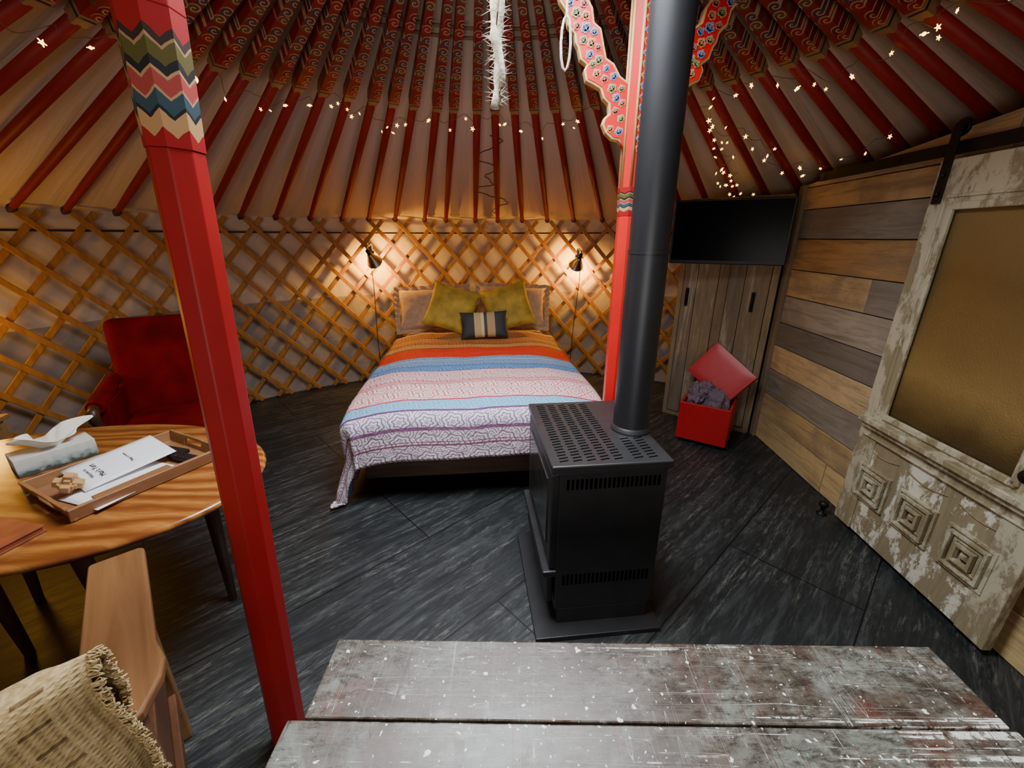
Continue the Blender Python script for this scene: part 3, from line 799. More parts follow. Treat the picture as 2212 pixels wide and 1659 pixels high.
for k,xc in enumerate((x0+0.045,x1-0.06)):
    m=MB(); m.box((xc,yf-0.006,1.96),(0.046,0.008,0.32))
    m.lathe([(0.036,-0.008),(0.038,0),(0.036,0.008)],24,c=(xc,-0.072,2.115),M=Matrix.Rotation(PI/2,3,'X'))
    for zb_ in (1.84,1.92): m.lathe([(0.011,0),(0.011,0.008),(0.004,0.011)],8,c=(xc,yf-0.010,zb_),M=Matrix.Rotation(PI/2,3,'X'))
    obj("hanger_strap",m,M_iron,parent=door,bevel=0.002,label="black iron roller strap")
m=MB()
Mx=Matrix.Rotation(PI/2,3,'X')
m.lathe([(0.022,0),(0.022,0.006),(0.009,0.01),(0.009,0.035),(0.026,0.045),(0.031,0.06),(0.024,0.075),(0.005,0.08)],16,c=(x1-0.055,yf,0.82),M=Mx)
m.box((x1-0.055,yf-0.002,0.80),(0.04,0.006,0.17))
obj("door_knob",m,M_iron,parent=door,label="dark iron knob")
m=MB()
m.lathe([(0.030,0),(0.030,0.006),(0.012,0.012),(0.012,0.05),(0.026,0.06),(0.028,0.075),(0.018,0.088),(0.004,0.09)],16)
obj("door_stop",m,M_iron,loc=(1.96,2.22,0),label="small black knob door stop on the floor",category="door stop")

# ------------------------------------------------------------------ closet + TV
crz=math.atan2(.48,-.58)
CL=(2.10,3.385,0)
clo=empty("corner_cupboard",loc=CL,rz=crz,label="corner cupboard of rough whitewashed vertical boards",category="cupboard")
m=MB()
m.box((0.375,-0.16,0.98),(0.75,0.30,1.96)); 
obj("cupboard_body",m,M_post,parent=clo,bevel=0.003)
m=MB(); m.box((0.385,0.012,0.98),(0.075,0.03,1.94))
m.box((0.012,0.012,0.98),(0.05,0.03,1.94)); m.box((0.735,0.012,0.98),(0.04,0.03,1.94))
m.box((0.375,0.012,0.02),(0.75,0.026,0.04))
obj("face_frame",m,M_post,parent=clo,bevel=0.003)
for (a,b,hx) in ((0.425,0.712,0.665),(0.040,0.345,0.14)):
    m=MB(); w=(b-a)
    m.box((a+w*0.30,0.016,0.98),(w*0.60-0.004,0.024,1.86)); m.box((a+w*0.80,0.018,0.98),(w*0.40-0.004,0.024,1.86))
    d=obj("cupboard_door",m,M_closet,parent=clo,bevel=0.002)
    m=MB()
    m.box((hx,0.034,1.15),(0.028,0.006,0.16))
    m.tube([(hx,0.036,1.21),(hx,0.06,1.205),(hx,0.066,1.15),(hx,0.06,1.095),(hx,0.036,1.09)],0.007,6)
    obj("handle",m,M_iron,parent=d,label="black iron pull handle")
trz=math.atan2(.39,-.72)
tv=empty("television",loc=(1.685,3.45,1.69),rz=trz,label="flat black wall-mounted television over the cupboard",category="television")
m=MB(); m.box((0,0,0),(0.83,0.045,0.48)); m.box((0,-0.03,-0.02),(0.5,0.03,0.3))
obj("casing",m,M_plastic,parent=tv,bevel=0.006)
m=MB(); m.box((0,0.0235,0.008),(0.80,0.002,0.44))
obj("screen",m,M_tvscreen,parent=tv,label="glossy dark screen")
m=MB(); m.box((0,-0.09,0),(0.06,0.10,0.06)); m.box((0.0,-0.145,0),(0.16,0.012,0.2))
obj("wall_bracket",m,M_iron,parent=tv)

# ------------------------------------------------------------------ red storage ottoman
orz=math.atan2(-0.20,0.295)
ott=empty("storage_ottoman",loc=(1.675,3.29,0),rz=orz,label="red vinyl storage cube ottoman holding towels",category="ottoman")
S=0.39; h0,h1=0.035,0.36; w=0.02
m=MB()
for sx,sy,dx,dy in ((0,-1,S,w),(0,1,S,w),(-1,0,w,S-2*w),(1,0,w,S-2*w)):
    m.box((sx*(S/2-w/2),sy*(S/2-w/2),(h0+h1)/2),(dx,dy,h1-h0))
m.box((0,0,h0+0.01),(S-2*w,S-2*w,0.02))
obj("box_body",m,M_redleather,parent=ott,bevel=0.005)
for sx in (-1,1):
    for sy in (-1,1):
        m=MB(); m.lathe([(0.018,0),(0.022,0.035)],10,c=(sx*(S/2-.04),sy*(S/2-.04),0))
        obj("foot",m,M_plastic,parent=ott)
lid=empty("ottoman_lid",loc=(1.80,3.41,0.545),label="red padded ottoman lid propped against the cupboard",category="ottoman lid")
lid.rotation_euler=(Matrix.Rotation(crz+PI+rad(-3),3,'Z')@Matrix.Rotation(rad(68),3,'X')@Matrix.Rotation(rad(-33),3,'Z')).to_euler()
m=MB()
m.box((0,0,0),(0.44,0.34,0.055))
m.grid(lambda u,v:((u-.5)*.436,(v-.5)*.336,0.0275+0.005*min(1,min(u,1-u,v,1-v)*6)**0.6),16,16)
obj("padded_top",m,M_redleather,parent=lid,bevel=0.005)
m=MB(); m.box((0,0,-0.038),(0.33,0.27,0.022))
obj("lid_liner",m,M_plastic,parent=lid)
def towel(loc,rz,sx,sy,sz,seed,label):
    m=MB()
    def f(u,v):
        a=u*2*PI; b=v*PI
        d=Vector((math.cos(a)*math.sin(b),math.sin(a)*math.sin(b),-math.cos(b)))
        n1=noise.noise(d*1.6+Vector((seed,0,0)))
        ridge=1-abs(noise.noise(d*2.0+Vector((seed*3,1,4))))*2.2
        ridge2=1-abs(noise.noise(d*3.8+Vector((seed*2,7,1))))*2.0
        k=0.76+0.25*n1+0.22*ridge+0.05*ridge2
        return (d.x*sx*k,d.y*sy*k,d.z*sz*k)
    m.grid(f,64,40)
    obj("towel",m,M_towel,loc=loc,rz=rz,label=label,category="towel",group="mauve towels in the ottoman")
towel((1.585,3.345,0.35),orz+0.3,0.080,0.10,0.14,1.3,"crumpled mauve towel standing in the red ottoman")
towel((1.71,3.24,0.34),orz-0.5,0.10,0.085,0.13,5.1,"mauve towel slumping over the ottoman edge")
towel((1.645,3.33,0.43),orz+1.2,0.085,0.075,0.085,9.7,"small crumpled towel heaped on top of the others")

# ------------------------------------------------------------------ bed
BRZ=rad(5.3); BL=(-0.215,2.44,0)
hw=0.76; ZB=0.655
bed=empty("bed",loc=BL,rz=BRZ,label="double bed with dark wooden platform frame",category="bed")
m=MB()
m.box((0,0.05,0.235),(1.50,0.035,0.19)); m.box((0,2.13,0.235),(1.50,0.035,0.19))
m.box((-0.735,1.09,0.235),(0.03,2.08,0.19)); m.box((0.735,1.09,0.235),(0.03,2.08,0.19)); m.box((0,1.09,0.27),(1.46,2.0,0.03))
obj("bed_frame",m,M_bedframe,parent=bed,bevel=0.004)
for sx in (-1,1):
    for yy in (0.35,2.06):
        m=MB(); m.box((sx*0.60,yy,0.085),(0.07,0.07,0.17),taper=0.8); obj("leg",m,M_bedframe,parent=bed,bevel=0.003)
m=MB(); m.box((0,1.10,0.465),(1.48,2.10,0.34))
obj("mattress",m,M_matt,parent=bed,bevel=0.05,bseg=4)
m=MB()
m.grid(lambda u,v:((u-.5)*1.54,1.62+v*0.55,0.655+0.012*noise.noise(Vector((u*5,v*4,1)))-0.25*max(0,abs(u-.5)-.47)*8),30,14)
obj("fitted_sheet",m,M_sheet,parent=bed,solid=0.012,label="tan sheet")
m=MB()
NU,NV=170,130
w0,w1,s0,s1=-1.40,1.20,-0.375,1.86
def quilt_pt(u,v):
    W=w0+(w1-w0)*u; Sx=s0+(s1-s0)*v
    a=max(abs(W)-hw,0); b=max(-Sx,0); d=math.hypot(a,b)
    zt=ZB+0.045+0.016*noise.noise(Vector((W*2.3,Sx*2.3,3)))+0.006*noise.noise(Vector((W*7,Sx*7,3)))
    zt-=0.009*math.exp(-((Sx%0.42-0.21)/0.02)**2)
    zt+=0.02*math.exp(-((Sx-1.81)/0.08)**2)
    zt-=0.05*(max(0,abs(W)-hw*0.6)/(hw*0.4))**2 if abs(W)<=hw else 0.05
    zt-=0.04*max(0,(0.25-Sx)/0.25)**2 if Sx>0 else 0.04
    cw=max(-hw,min(hw,W)); cs=max(0,Sx)
    if d<=0: return Vector((W,Sx,zt)),(W,Sx)
    nx=(1 if W>0 else -1)*a/d; ny=-b/d
    rr=0.09
    if d<rr*PI/2:
        o=rr*math.sin(d/rr); dn=rr*(1-math.cos(d/rr))
    else:
        e=d-rr*PI/2; o=rr+e*0.05; dn=rr+e*0.995
    anga=math.atan2(b,a+1e-6)
    side=min(1,a/0.05)
    fold=(0.004+0.020*side)*min(1,dn/0.3)*(math.sin(W*7+Sx*6)+0.5*math.sin(W*15-Sx*11+1))
    if a>0 and b>0: fold+=0.030*min(1,dn/0.4)*math.sin(anga*5)
    z=zt-dn
    if z<0.02:
        o+=(0.02-z)*0.8; z=0.02+0.01*abs(math.sin(W*40+Sx*31))
    return Vector((cw+nx*(o+fold),cs+ny*(o+fold),z)),(W,Sx)
vs=[];uvs=[]
for j in range(NV+1):
    for i in range(NU+1):
        p,q=quilt_pt(i/NU,j/NV); vs.append(p); uvs.append(q)
fs=[]
for j in range(NV):
    for i in range(NU):
        a=j*(NU+1)+i; fs.append((a,a+1,a+NU+2,a+NU+1))
m.add(vs,fs,0,True); m.uv={i:q for i,q in enumerate(uvs)}
obj("comforter",m,M_quilt,loc=BL,rz=BRZ,solid=0.012,label="striped paisley comforter in red, blue, pink and white",category="comforter")

bedM=Matrix.Translation(BL)@Matrix.Rotation(BRZ,4,'Z')
def pillow(name,mat,w,h,t,p,lean,roll,yaw,label,cat,group=None,ruffle=0,seed=0):
    m=MB()
    for side in (1,-1):
        def f(u,v):
            a=2*u-1;b=2*v-1
            e=(max(0,1-abs(a)**2.6)*max(0,1-abs(b)**2.6))**0.45
            px=a*w/2*(1-0.10*(1-b*b)*abs(a)**3*0.8); pz=b*h/2*(1-0.10*(1-a*a)*abs(b)**3*0.8)
            nz=noise.noise(Vector((a*2.2+seed,b*2.2,side)))*0.10
            return (px,-side*t/2*e*(1+nz),pz)
        m.grid(f,28,28,flip=(side<0))
    if ruffle:
        P=[]
        for k in range(160):
            s=k/160*4; q=int(s); fr=s-q
            c=[(-1,-1),(1,-1),(1,1),(-1,1)]; A=c[q];B=c[(q+1)%4]
            P.append((A[0]+(B[0]-A[0])*fr,A[1]+(B[1]-A[1])*fr))
        vs=[];fs=[]
        for k,(a,b) in enumerate(P):
            vs.append((a*w/2*0.96,0,b*h/2*0.96)); 
            yy=0.012*math.sin(k*1.35)
            vs.append((a*(w/2+ruffle),yy,b*(h/2+ruffle)))
        n=len(P)
        for k in range(n):
            j=(k+1)%n; fs.append((2*k,2*j,2*j+1,2*k+1))
        m.add(vs,fs,0,True)
    M=bedM@Matrix.Translation(p)@Matrix.Rotation(yaw,4,'Z')@Matrix.Rotation(-lean,4,'X')@Matrix.Rotation(roll,4,'Y')
    o=obj(name,m,mat,label=label,category=cat,group=group)
    o.location=M.to_translation(); o.rotation_euler=M.to_euler()
    return o
G="pillows at the head of the bed"
pillow("pillow",M_pillow,0.76,0.46,0.17,(-0.44,2.20,0.915),rad(28),rad(-2),rad(3),"ruffled taupe pillow leaning at the bed head","pillow",G,0.035,1)
pillow("pillow",M_pillow,0.76,0.46,0.17,(0.42,2.20,0.93),rad(28),rad(3),rad(-3),"ruffled taupe pillow leaning behind yellow cushion","pillow",G,0.035,2)
pillow("cushion",M_yellow,0.50,0.50,0.15,(-0.23,1.90,0.962),rad(32),rad(20),rad(6),"mustard yellow velvet cushion tilted on one corner","cushion","mustard cushions",0,3)
pillow("cushion",M_yellow,0.50,0.50,0.15,(0.35,1.94,0.965),rad(30),rad(-16),rad(-6),"mustard yellow velvet cushion leaning the other way","cushion","mustard cushions",0,4)
pillow("lumbar_cushion",M_patch,0.47,0.27,0.11,(0.09,1.63,0.84),rad(24),rad(-2),rad(0),"small black and tan panelled lumbar cushion","cushion",None,0,5)

# ------------------------------------------------------------------ clamp lamps
LAMPW=50
def clamp_lamp(loc,aim,th,label):
    p=Vector(loc)
    par=empty("clamp_lamp",loc=loc,label=label,category="lamp",group="clamp lamps clipped to the lattice")
    d=Vector(aim).normalized()
    q=d.to_track_quat('-Z','Y').to_matrix()
    m=MB()
    prof=[(0.020,0.10),(0.026,0.095),(0.034,0.07),(0.055,0.035),(0.082,-0.03),(0.086,-0.034)]
    m.lathe(prof,28,M=q,caps=False)
    obj("lamp_shade",m,M_chrome,parent=par,solid=0.002,label="polished metal bell shade")
    m=MB(); m.lathe([(0.018,0.09),(0.020,0.10),(0.020,0.15),(0.012,0.16)],14,M=q)
    obj("lamp_socket",m,M_plastic,parent=par)
    m=MB(); m.sphere(q@Vector((0,0,0.03)),0.022,14,10)
    obj("light_bulb",m,M_bulb,parent=par)
    top=q@Vector((0,0,0.15)); out=Vector((math.sin(rad(th)),math.cos(rad(th)),0))
    rr=(p-Vector((CX,CY,p.z))).length
    g=(3.580-rr)
    m=MB()
    m.tube([top,top+Vector((0,0,0.03))+out*0.02,out*g*0.8+Vector((0,0,0.16)),out*g+Vector((0,0,0.13))],0.007,8)
    m.box(out*g+Vector((0,0,0.12)),(0.03,0.03,0.09)); m.box(out*(g-.02)+Vector((0,0,0.07)),(0.06,0.012,0.05))
    obj("spring_clamp",m,M_chrome,parent=par)
    m=MB()
    pts=[top]
    for k in range(1,18):
        u=k/17
        pts.append(top*(1-u)+ (out*g*0.95+Vector((0.03*math.sin(u*5),0,-u*1.15)))*u)
    m.tube(pts,0.004,6)
    obj("power_cord",m,M_cable,parent=par)
    L=bpy.data.lights.new("bulb_glow","POINT"); L.energy=LAMPW; L.color=(1.0,0.46,0.04); L.shadow_soft_size=0.03
    lo=bpy.data.objects.new("bulb_glow",L); COL.objects.link(lo); lo.parent=par; lo.location=q@Vector((0,0,-0.045))
clamp_lamp((-1.50,4.70,1.42),(0.20,1.05,-0.95),-25,"chrome clamp lamp clipped on lattice beside bed")
clamp_lamp((0.74,4.94,1.37),(-0.25,0.95,-0.95),13,"chrome clamp lamp on lattice above the cushions")

# ------------------------------------------------------------------ stove
SRZ=rad(6)
stv=empty("gas_stove",loc=(0.361,1.738,0),rz=SRZ,label="black steel free-standing heating stove with flue",category="stove")
m=MB(); m.box((-0.02,-0.045,0.012),(0.56,0.68,0.024)); obj("hearth_plate",m,M_stove,parent=stv,bevel=0.003)
m=MB(); m.box((0.01,-0.01,0.065),(0.41,0.61,0.085)); obj("pedestal",m,M_stove,parent=stv,bevel=0.004)
m=MB(); m.box((0.01,-0.005,0.45),(0.44,0.62,0.69)); obj("stove_body",m,M_stove,parent=stv,bevel=0.006)
m=MB(); m.box((0.0,-0.005,0.812),(0.485,0.65,0.034)); m.box((0.0,-0.005,0.79),(0.46,0.635,0.014))
obj("top_plate",m,M_stove,parent=stv,bevel=0.006)
m=MB()
for c in range(5):
    for r in range(25):
        m.box((-0.190+c*0.055+0.003*(r%2),-0.290+r*0.0235,0.8293),(0.037,0.0062,0.0016),M=Matrix.Rotation(rad(12),3,'Z'))
obj("large_vent_grille",m,M_slot,parent=stv,label="rows of dark vent slots")
m=MB()
for c in range(2):
    for r in range(8):
        m.box((0.112+c*0.060,-0.290+r*0.0235,0.8293),(0.040,0.0062,0.0016),M=Matrix.Rotation(rad(12),3,'Z'))
obj("small_vent_grille",m,M_slot,parent=stv,label="short rows of dark vent slots")
for zc,hh in ((0.737,0.046),(0.265,0.052)):
    m=MB()
    for k in range(21):
        m.box((-0.175+k*0.0185,-0.3160,zc),(0.010,0.003,hh))
    obj("side_vent",m,M_slot,parent=stv,label="row of dark upright vent slots")
m=MB()
xl=-0.20
m.box((xl-0.02,-0.005,0.55),(0.035,0.60,0.46))
m.box((xl-0.035,-0.005,0.30),(0.06,0.62,0.03)); m.box((xl-0.03,-0.005,0.20),(0.025,0.58,0.14))
fd=obj("stove_door",m,M_stove,parent=stv,bevel=0.006)
m=MB(); m.box((xl-0.040,-0.005,0.56),(0.006,0.46,0.32)); obj("stove_window",m,M_stoveglass,parent=fd,label="smoky glass window")
m=MB()
px,py=0.177,-0.027
m.lathe([(0.079,0.835),(0.079,1.60)],32,c=(px,py,0),caps=False); m.lathe([(0.077,1.59),(0.077,2.95)],32,c=(px,py,0),caps=False)
m.lathe([(0.0802,1.59),(0.0802,1.605)],32,c=(px,py,0),caps=False)
obj("flue_pipe",m,M_pipe,parent=stv,label="dark grey round flue pipe")
m=MB(); m.lathe([(0.088,0.829),(0.088,0.838),(0.081,0.842),(0.081,0.855)],32,c=(px,py,0)); obj("flue_collar",m,M_stove,parent=stv)

# ------------------------------------------------------------------ bench table
bt=empty("work_table",loc=(0.285,0.405,0),rz=rad(-0.8),label="rustic plank table covered in paint splatters and scratches",category="table")
m=MB()
ZTt=0.72; y=0.345
for k,wd in enumerate((0.182,0.178,0.18,0.155)):
    xo=(0.0,-0.012,0.006,-0.004)[k]; Lw=(1.43,1.47,1.44,1.45)[k]
    m.box((xo,y-wd/2,ZTt-0.019),(Lw,wd-0.0035,0.038)); y-=wd
obj("table_top",m,M_bench,parent=bt,bevel=0.0035,bseg=2)
m=MB()
m.box((0,0.27,0.63),(1.24,0.025,0.10)); m.box((0,-0.27,0.63),(1.24,0.025,0.10)); m.box((0.61,0,0.63),(0.025,0.55,0.10)); m.box((-0.61,0,0.63),(0.025,0.55,0.10))
obj("apron",m,M_benchside,parent=bt,bevel=0.003)
for sx in (-1,1):
    for sy in (-1,1):
        m=MB(); m.box((sx*0.60,sy*0.26,0.34),(0.07,0.07,0.68),taper=0.75); obj("leg",m,M_benchside,parent=bt,bevel=0.004)

# ------------------------------------------------------------------ oval table
ot=empty("oval_table",loc=(-1.82,1.42,0),label="oval honey-coloured polished wooden table",category="table")
m=MB()
A,B=0.80,0.53
m.lathe([(0.97,0.722),(0.995,0.728),(1.0,0.738),(0.992,0.748),(0.975,0.752)],72,sx=A,sy=B)
obj("table_top",m,M_table,parent=ot)
m=MB(); m.lathe([(0.80,0.66),(0.80,0.722)],48,sx=A,sy=B,caps=False)
obj("apron",m,M_tablelow,parent=ot,solid=0.02)
for sx in (-1,1):
    for sy in (-1,1):
        kx=0.46 if sy>0 else 0.20
        m=MB(); m.tube([(sx*kx,sy*0.17,0.72),(sx*(kx+.005),sy*0.165,0.55),(sx*(kx+.01),sy*0.14,0.0)],[0.034,0.032,0.017],10)
        obj("leg",m,M_tablelow,parent=ot)
TZ=0.7525
tryo=empty("serving_tray",loc=(-1.525,1.455,TZ),rz=rad(64),label="wooden serving tray with cut-out handles",category="tray")
m=MB(); m.box((0,0,0.006),(0.46,0.36,0.012)); obj("tray_base",m,M_tray,parent=tryo,bevel=0.002)
m=MB()
for sy in (-1,1):
    m.box((0,sy*0.185,0.028),(0.49,0.012,0.05),M=Matrix.Rotation(-sy*rad(14),3,'X'))
for sx in (-1,1):
    Mr=Matrix.Rotation(sx*rad(14),3,'Y')
    m.box((sx*0.237,0.125,0.030),(0.012,0.125,0.055),M=Mr); m.box((sx*0.237,-0.125,0.030),(0.012,0.125,0.055),M=Mr)
    m.box((sx*0.235,0,0.012),(0.012,0.13,0.018),M=Mr); m.box((sx*0.242,0,0.052),(0.012,0.13,0.014),M=Mr)
obj("tray_rim",m,M_tray,parent=tryo,bevel=0.002)
def textmesh(name,body,size,parent,loc,rz,align='CENTER'):
    cu=bpy.data.curves.new(name,'FONT'); cu.body=body; cu.size=size; cu.align_x=align; cu.extrude=0.0002
    to=bpy.data.objects.new(name+"_tmp",cu); COL.objects.link(to)
    bpy.context.view_layer.update()
    dg=bpy.context.evaluated_depsgraph_get()
    me=bpy.data.meshes.new_from_object(to.evaluated_get(dg))
    bpy.data.objects.remove(to)
    me.materials.clear(); me.materials.append(M_ink)
    o=bpy.data.objects.new(name,me); COL.objects.link(o); o.parent=parent; o.location=loc; o.rotation_euler=(0,0,rz)
    return o
def paper(loc,rot,label,texts):
    m=MB(); m.grid(lambda u,v:((u-.5)*0.21,(v-.5)*0.297,0.003*math.sin(u*3)*math.sin(v*3)),8,10)
    p=obj("paper_sheet",m,M_paper,loc=loc,rot=rot,solid=0.0008,label=label,category="paper",group="printed sheets on the tray")
    for i,(b,s,y_) in enumerate(texts): textmesh("printed_text",b,s,p,(0,y_,0.0042),0)
paper((-1.475,1.375,TZ+0.017),(0,0,rad(163)),"white sheet lying flat in the tray",[])
paper((-1.575,1.48,TZ+0.050),(rad(-5),rad(-7),rad(152)),"white sheet with printed welcome propped over tray edge",[("Welcome to",0.016,0.095),("Max's Yurt",0.026,0.065),("Things to know",0.014,-0.03)])
m=MB(); m.box((0,0,0.006),(0.24,0.028,0.010)); obj("wooden_ruler",m,M_tray,loc=(-1.425,1.36,TZ+0.026),rz=rad(66),bevel=0.002,label="flat wooden strip lying on the papers",category="wooden strip")
pz=MB()
for M_ in (Matrix.Identity(3),Matrix.Rotation(PI/2,3,'Y'),Matrix.Rotation(PI/2,3,'Z')):
    pz.box((0,0,0),(0.080,0.026,0.026),M=M_)
    pz.box((0,0,0),(0.054,0.042,0.018),M=M_)
obj("burr_puzzle",pz,M_puzzle,loc=(-1.60,1.30,TZ+0.062),rot=(0.25,0.35,0.5),bevel=0.0015,bseg=1,label="interlocking pale wood burr puzzle on the tray",category="puzzle")
for k,(lx,ly,L,rz_) in enumerate(((-1.455,1.60,0.12,75),(-1.375,1.545,0.15,72))):
    m=MB(); m.box((0,0,0.010),(0.042,L,0.018)); r0=obj("remote_control",m,M_plastic,loc=(lx,ly,TZ+0.020),rz=rad(rz_),bevel=0.004,label=("small black remote control in the tray","longer black remote control with silver buttons")[k],category="remote control",group="remote controls in the tray")
    m=MB()
    for i in range(3):
        for j in range(6): m.box((-0.011+i*0.011,-L*0.38+j*L*0.14,0.0198),(0.006,0.007,0.002))
    obj("button",m,M_chrome,parent=r0)
tb=empty("tissue_box",loc=(-1.93,1.56,TZ),rz=rad(58),label="tissue box in pale grey-blue with tissue pulled out",category="tissue box")
def tb_m():
    t=NT("tissue_box_print"); co=t.co(); X,Y,Z=t.sep(co); n=t.noise(co,45,3)
    c=t.ramp(t.m('ADD',t.m('MULTIPLY',Z,9.0),t.m('MULTIPLY',n,0.5)),[(0.0,(0.03,0.035,0.03)),(0.34,(0.05,0.07,0.06)),(0.46,(0.24,0.30,0.30)),(0.66,(0.48,0.52,0.50)),(0.95,(0.60,0.60,0.56))])
    return t.fin(c,0.6)
m=MB(); m.box((0,0,0.038),(0.24,0.125,0.076)); obj("carton",m,tb_m(),parent=tb,bevel=0.002)
m=MB()
def tis(u,v):
    a=u*2*PI; h=v
    r=0.02+0.050*h*(1+0.5*math.sin(a*3+1))+0.012*math.sin(a*7)*h
    return (r*math.cos(a)*1.5,r*math.sin(a)*0.8,0.074+0.085*h*(1+0.35*math.sin(a*2+.5))-0.03*h*h)
m.grid(tis,48,8); obj("tissue",m,M_tissue,parent=tb,solid=0.001,label="crumpled white tissue")
bk=empty("leather_book",loc=(-1.69,1.05,TZ),rz=rad(-12),label="brown leather-bound folder lying on the table",category="book")
m=MB(); m.box((0,0,0.003),(0.33,0.21,0.005)); m.box((0,0,0.022),(0.33,0.21,0.005)); m.box((-0.164,0,0.0125),(0.006,0.21,0.02)); obj("cover",m,M_leather,parent=bk,bevel=0.002)
m=MB(); m.box((0.003,0,0.0125),(0.315,0.195,0.0135)); obj("pages",m,M_leather,parent=bk)

# ------------------------------------------------------------------ red armchair
ac=empty("armchair",loc=(-2.40,2.80,0),rz=rad(30),label="red velvet armchair with scrolled dark wooden arms",category="armchair")
m=MB()
m.box((0,-0.02,0.30),(0.66,0.62,0.12))
obj("seat_base",m,M_redfabric,parent=ac,bevel=0.02)
m=MB(); m.box((0,-0.03,0.41),(0.62,0.60,0.13)); obj("seat_cushion",m,M_redfabric,parent=ac,bevel=0.045,bseg=5)
m=MB(); m.box((0,0.30,0.73),(0.74,0.15,0.76),M=Matrix.Rotation(rad(-10),3,'X')); obj("backrest",m,M_redfabric,parent=ac,bevel=0.06,bseg=5)
for sx in (-1,1):
    m=MB()
    m.box((sx*0.35,0.02,0.50),(0.06,0.44,0.30))
    m.tube([(sx*0.36,0.22,0.72),(sx*0.37,0.05,0.68),(sx*0.375,-0.12,0.655),(sx*0.375,-0.24,0.64)],[0.035,0.05,0.055,0.05],10)
    arm=obj("arm",m,M_redfabric,parent=ac,bevel=0.01)
    m=MB()
    pts=[(sx*0.375,-0.25,0.65),(sx*0.375,-0.30,0.63),(sx*0.375,-0.30,0.58),(sx*0.375,-0.25,0.52),(sx*0.37,-0.24,0.44),(sx*0.36,-0.28,0.32),(sx*0.35,-0.28,0.25)]
    m.tube(pts,[0.028,0.034,0.030,0.024,0.022,0.026,0.028],10)
    obj("arm_post",m,M_darkwood,parent=arm,label="scrolled dark wood arm post")
    for yy in (-0.27,0.25):
        m=MB(); m.tube([(sx*0.30,yy,0.26),(sx*0.315,yy-0.012,0.13),(sx*0.31,yy,0.0)],[0.032,0.024,0.016],10); obj("leg",m,M_darkwood,parent=ac)

st=empty("side_table",loc=(-3.36,2.30,0),rz=rad(20),label="small pale wood side table by the lattice",category="side table")
m=MB(); m.box((0,0,0.56),(0.30,0.30,0.03)); m.box((0,0,0.52),(0.25,0.25,0.05)); obj("table_top",m,M_puzzle,parent=st,bevel=0.005)
for sx in (-1,1):
    for sy in (-1,1):
        m=MB(); m.box((sx*0.11,sy*0.11,0.26),(0.035,0.035,0.52),taper=0.7); obj("leg",m,M_puzzle,parent=st)

# ------------------------------------------------------------------ wooden armchair in front
CR=rad(-138)
WCL=(-1.215,0.555,0)
wc=empty("wooden_armchair",loc=WCL,rz=CR,label="teak armchair with broad flat arms, woven throw on back",category="chair")
AP=[(-0.055,-0.34),(0.055,-0.34),(0.066,-0.33),(0.072,0.10),(0.085,0.17),(0.075,0.22),(0.04,0.29),(-0.02,0.33),(-0.055,0.33),(-0.066,0.10),(-0.062,-0.33)]
for side in (-1,1):
    m=MB(); P=AP if side>0 else [(-x,y) for x,y in AP][::-1]
    n=len(P); z0,z1=0.712,0.74
    vs=[(side*0.32+x,y,z0) for x,y in P]+[(side*0.32+x,y,z1) for x,y in P]
    fs=[tuple(range(n-1,-1,-1)),tuple(range(n,2*n))]+[(i,(i+1)%n,(i+1)%n+n,i+n) for i in range(n)]
    m.add(vs,fs)
    obj("arm",m,M_chair,parent=wc,bevel=0.010,bseg=3)
    m=MB()
    m.box((side*0.335,-0.02,0.46),(0.025,0.52,0.17)); m.box((side*0.335,-0.06,0.20),(0.022,0.44,0.04))
    obj("side_rail",m,M_chaird,parent=wc,bevel=0.004)
    for yy in (-0.27,0.24):
        m=MB(); m.box((side*0.335,yy,0.355),(0.035,0.065,0.71),taper=0.8); obj("leg",m,M_chair,parent=wc,bevel=0.006)
m=MB()
for k in range(6): m.box((0,-0.27+k*0.095,0.43),(0.62,0.08,0.02))
obj("seat",m,M_chair,parent=wc,bevel=0.004)
m=MB()
Mb=Matrix.Rotation(rad(-10),3,'X')
for k in range(5): m.box((-0.21+k*0.105,0.30,0.68),(0.08,0.018,0.46),M=Mb)
m.box((0,0.342,0.90),(0.54,0.03,0.08),M=Mb); m.box((0,0.26,0.47),(0.60,0.03,0.06),M=Mb)
obj("backrest",m,M_chair,parent=wc,bevel=0.005)
m=MB()
def thr(u,v):
    x=-0.34+0.68*u
    s=(v-0.5)*1.25
    top=0.985+0.014*math.sin(x*13)-0.03*(abs(2*u-1)**3)
    edge=abs(2*u-1)**6
    r=0.045
    if abs(s)<r*PI/2:
        a=s/r; y=0.350+r*math.sin(a); z=top-r*(1-math.cos(a))
    else:
        e=abs(s)-r*PI/2; sg=1 if s>0 else -1
        y=0.350+sg*(r+0.03*e) - e*0.17
        z=top-r-e
    yc=0.350-0.17*max(0,top-r-z)
    y=yc+(y-yc)*(1-0.80*edge)
    nz=noise.noise(Vector((x*6,s*5,0)))*0.018+noise.noise(Vector((x*28,s*28,3)))*0.005
    return (x+0.01*math.sin(s*14),y+nz*(1 if s>0 else -1)+0.008*math.sin(x*22),z+nz*0.5)
NUt,NVt=90,150
m.grid(thr,NUt,NVt)
m.uv={j*(NUt+1)+i:(0.68*i/NUt,1.25*j/NVt) for j in range(NVt+1) for i in range(NUt+1)}
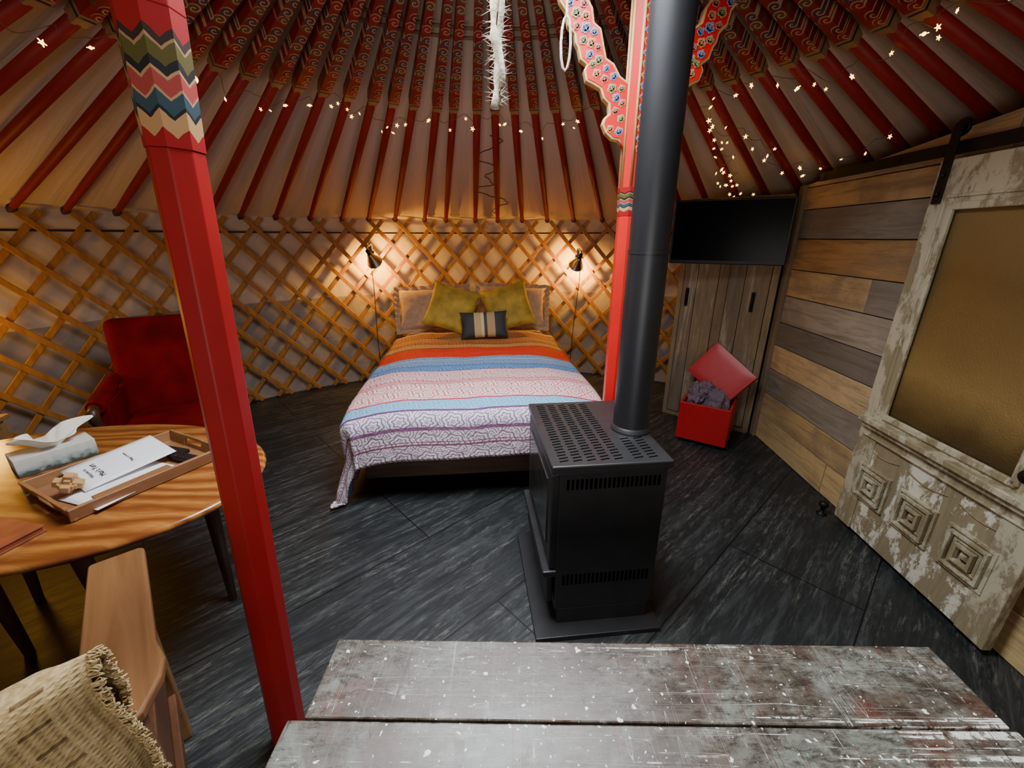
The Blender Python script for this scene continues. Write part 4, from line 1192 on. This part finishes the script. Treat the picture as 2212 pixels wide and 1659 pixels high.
for k in range(1300):
    if k<1040: u=random.choice((0.0,1.0)); v=random.random()
    else: u=random.random(); v=random.choice((0.0,1.0))
    p=Vector(thr(u,v)); sg=(1 if u==1.0 else -1) if k<1040 else 0
    L=random.uniform(0.008,0.018)
    d=Vector((sg*1.0,random.uniform(-.5,.5),random.uniform(-.9,.1))) if sg else Vector((random.uniform(-.3,.3),random.uniform(-.3,.3),-1))
    d.normalize(); sd=Vector((random.uniform(-1,1),random.uniform(-1,1),random.uniform(-1,1)))*0.006
    m.tube([p-d*0.004,p+d*L*0.5+sd,p+d*L,p+d*L*0.7-sd],0.0017,4)
obj("throw_blanket",m,M_throw,loc=WCL,rz=CR,label="cream and tan knitted throw draped over chair back",category="throw")

# ------------------------------------------------------------------ lights
def area(name,loc,rot,size,e,col,shape='DISK',sy=None,spread=180):
    L=bpy.data.lights.new(name,"AREA"); L.energy=e; L.color=col; L.shape=shape; L.size=size; L.spread=rad(spread)
    if sy: L.size_y=sy
    o=bpy.data.objects.new(name,L); COL.objects.link(o); o.location=loc; o.rotation_euler=rot
    return o
area("crown_daylight",(CX,CY,2.90),(0,0,0),1.2,105,(0.93,0.97,1.0),spread=140)
area("rear_fill",(-0.3,-1.75,1.15),(rad(103),0,0),1.5,22,(1.0,0.93,0.86),'RECTANGLE',0.9,spread=130)  # added fill light behind the camera, no doorway modelled there
def pt(name,loc,e,col,r):
    L=bpy.data.lights.new(name,"POINT"); L.energy=e; L.color=col; L.shadow_soft_size=r
    o=bpy.data.objects.new(name,L); COL.objects.link(o); o.location=loc
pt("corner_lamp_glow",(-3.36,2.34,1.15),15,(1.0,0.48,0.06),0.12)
W=bpy.data.worlds.new("World"); bpy.context.scene.world=W; W.use_nodes=True
bg=W.node_tree.nodes["Background"]; bg.inputs[0].default_value=(0.75,0.85,1,1); bg.inputs[1].default_value=0.8

# ------------------------------------------------------------------ camera
cam=bpy.data.cameras.new("Camera"); co=bpy.data.objects.new("Camera",cam); COL.objects.link(co)
cam.sensor_width=36; cam.lens=900/2212*36; cam.clip_start=0.02
co.location=(0,0,1.65); co.rotation_euler=(rad(90-19.35),0,0)
bpy.context.scene.camera=co
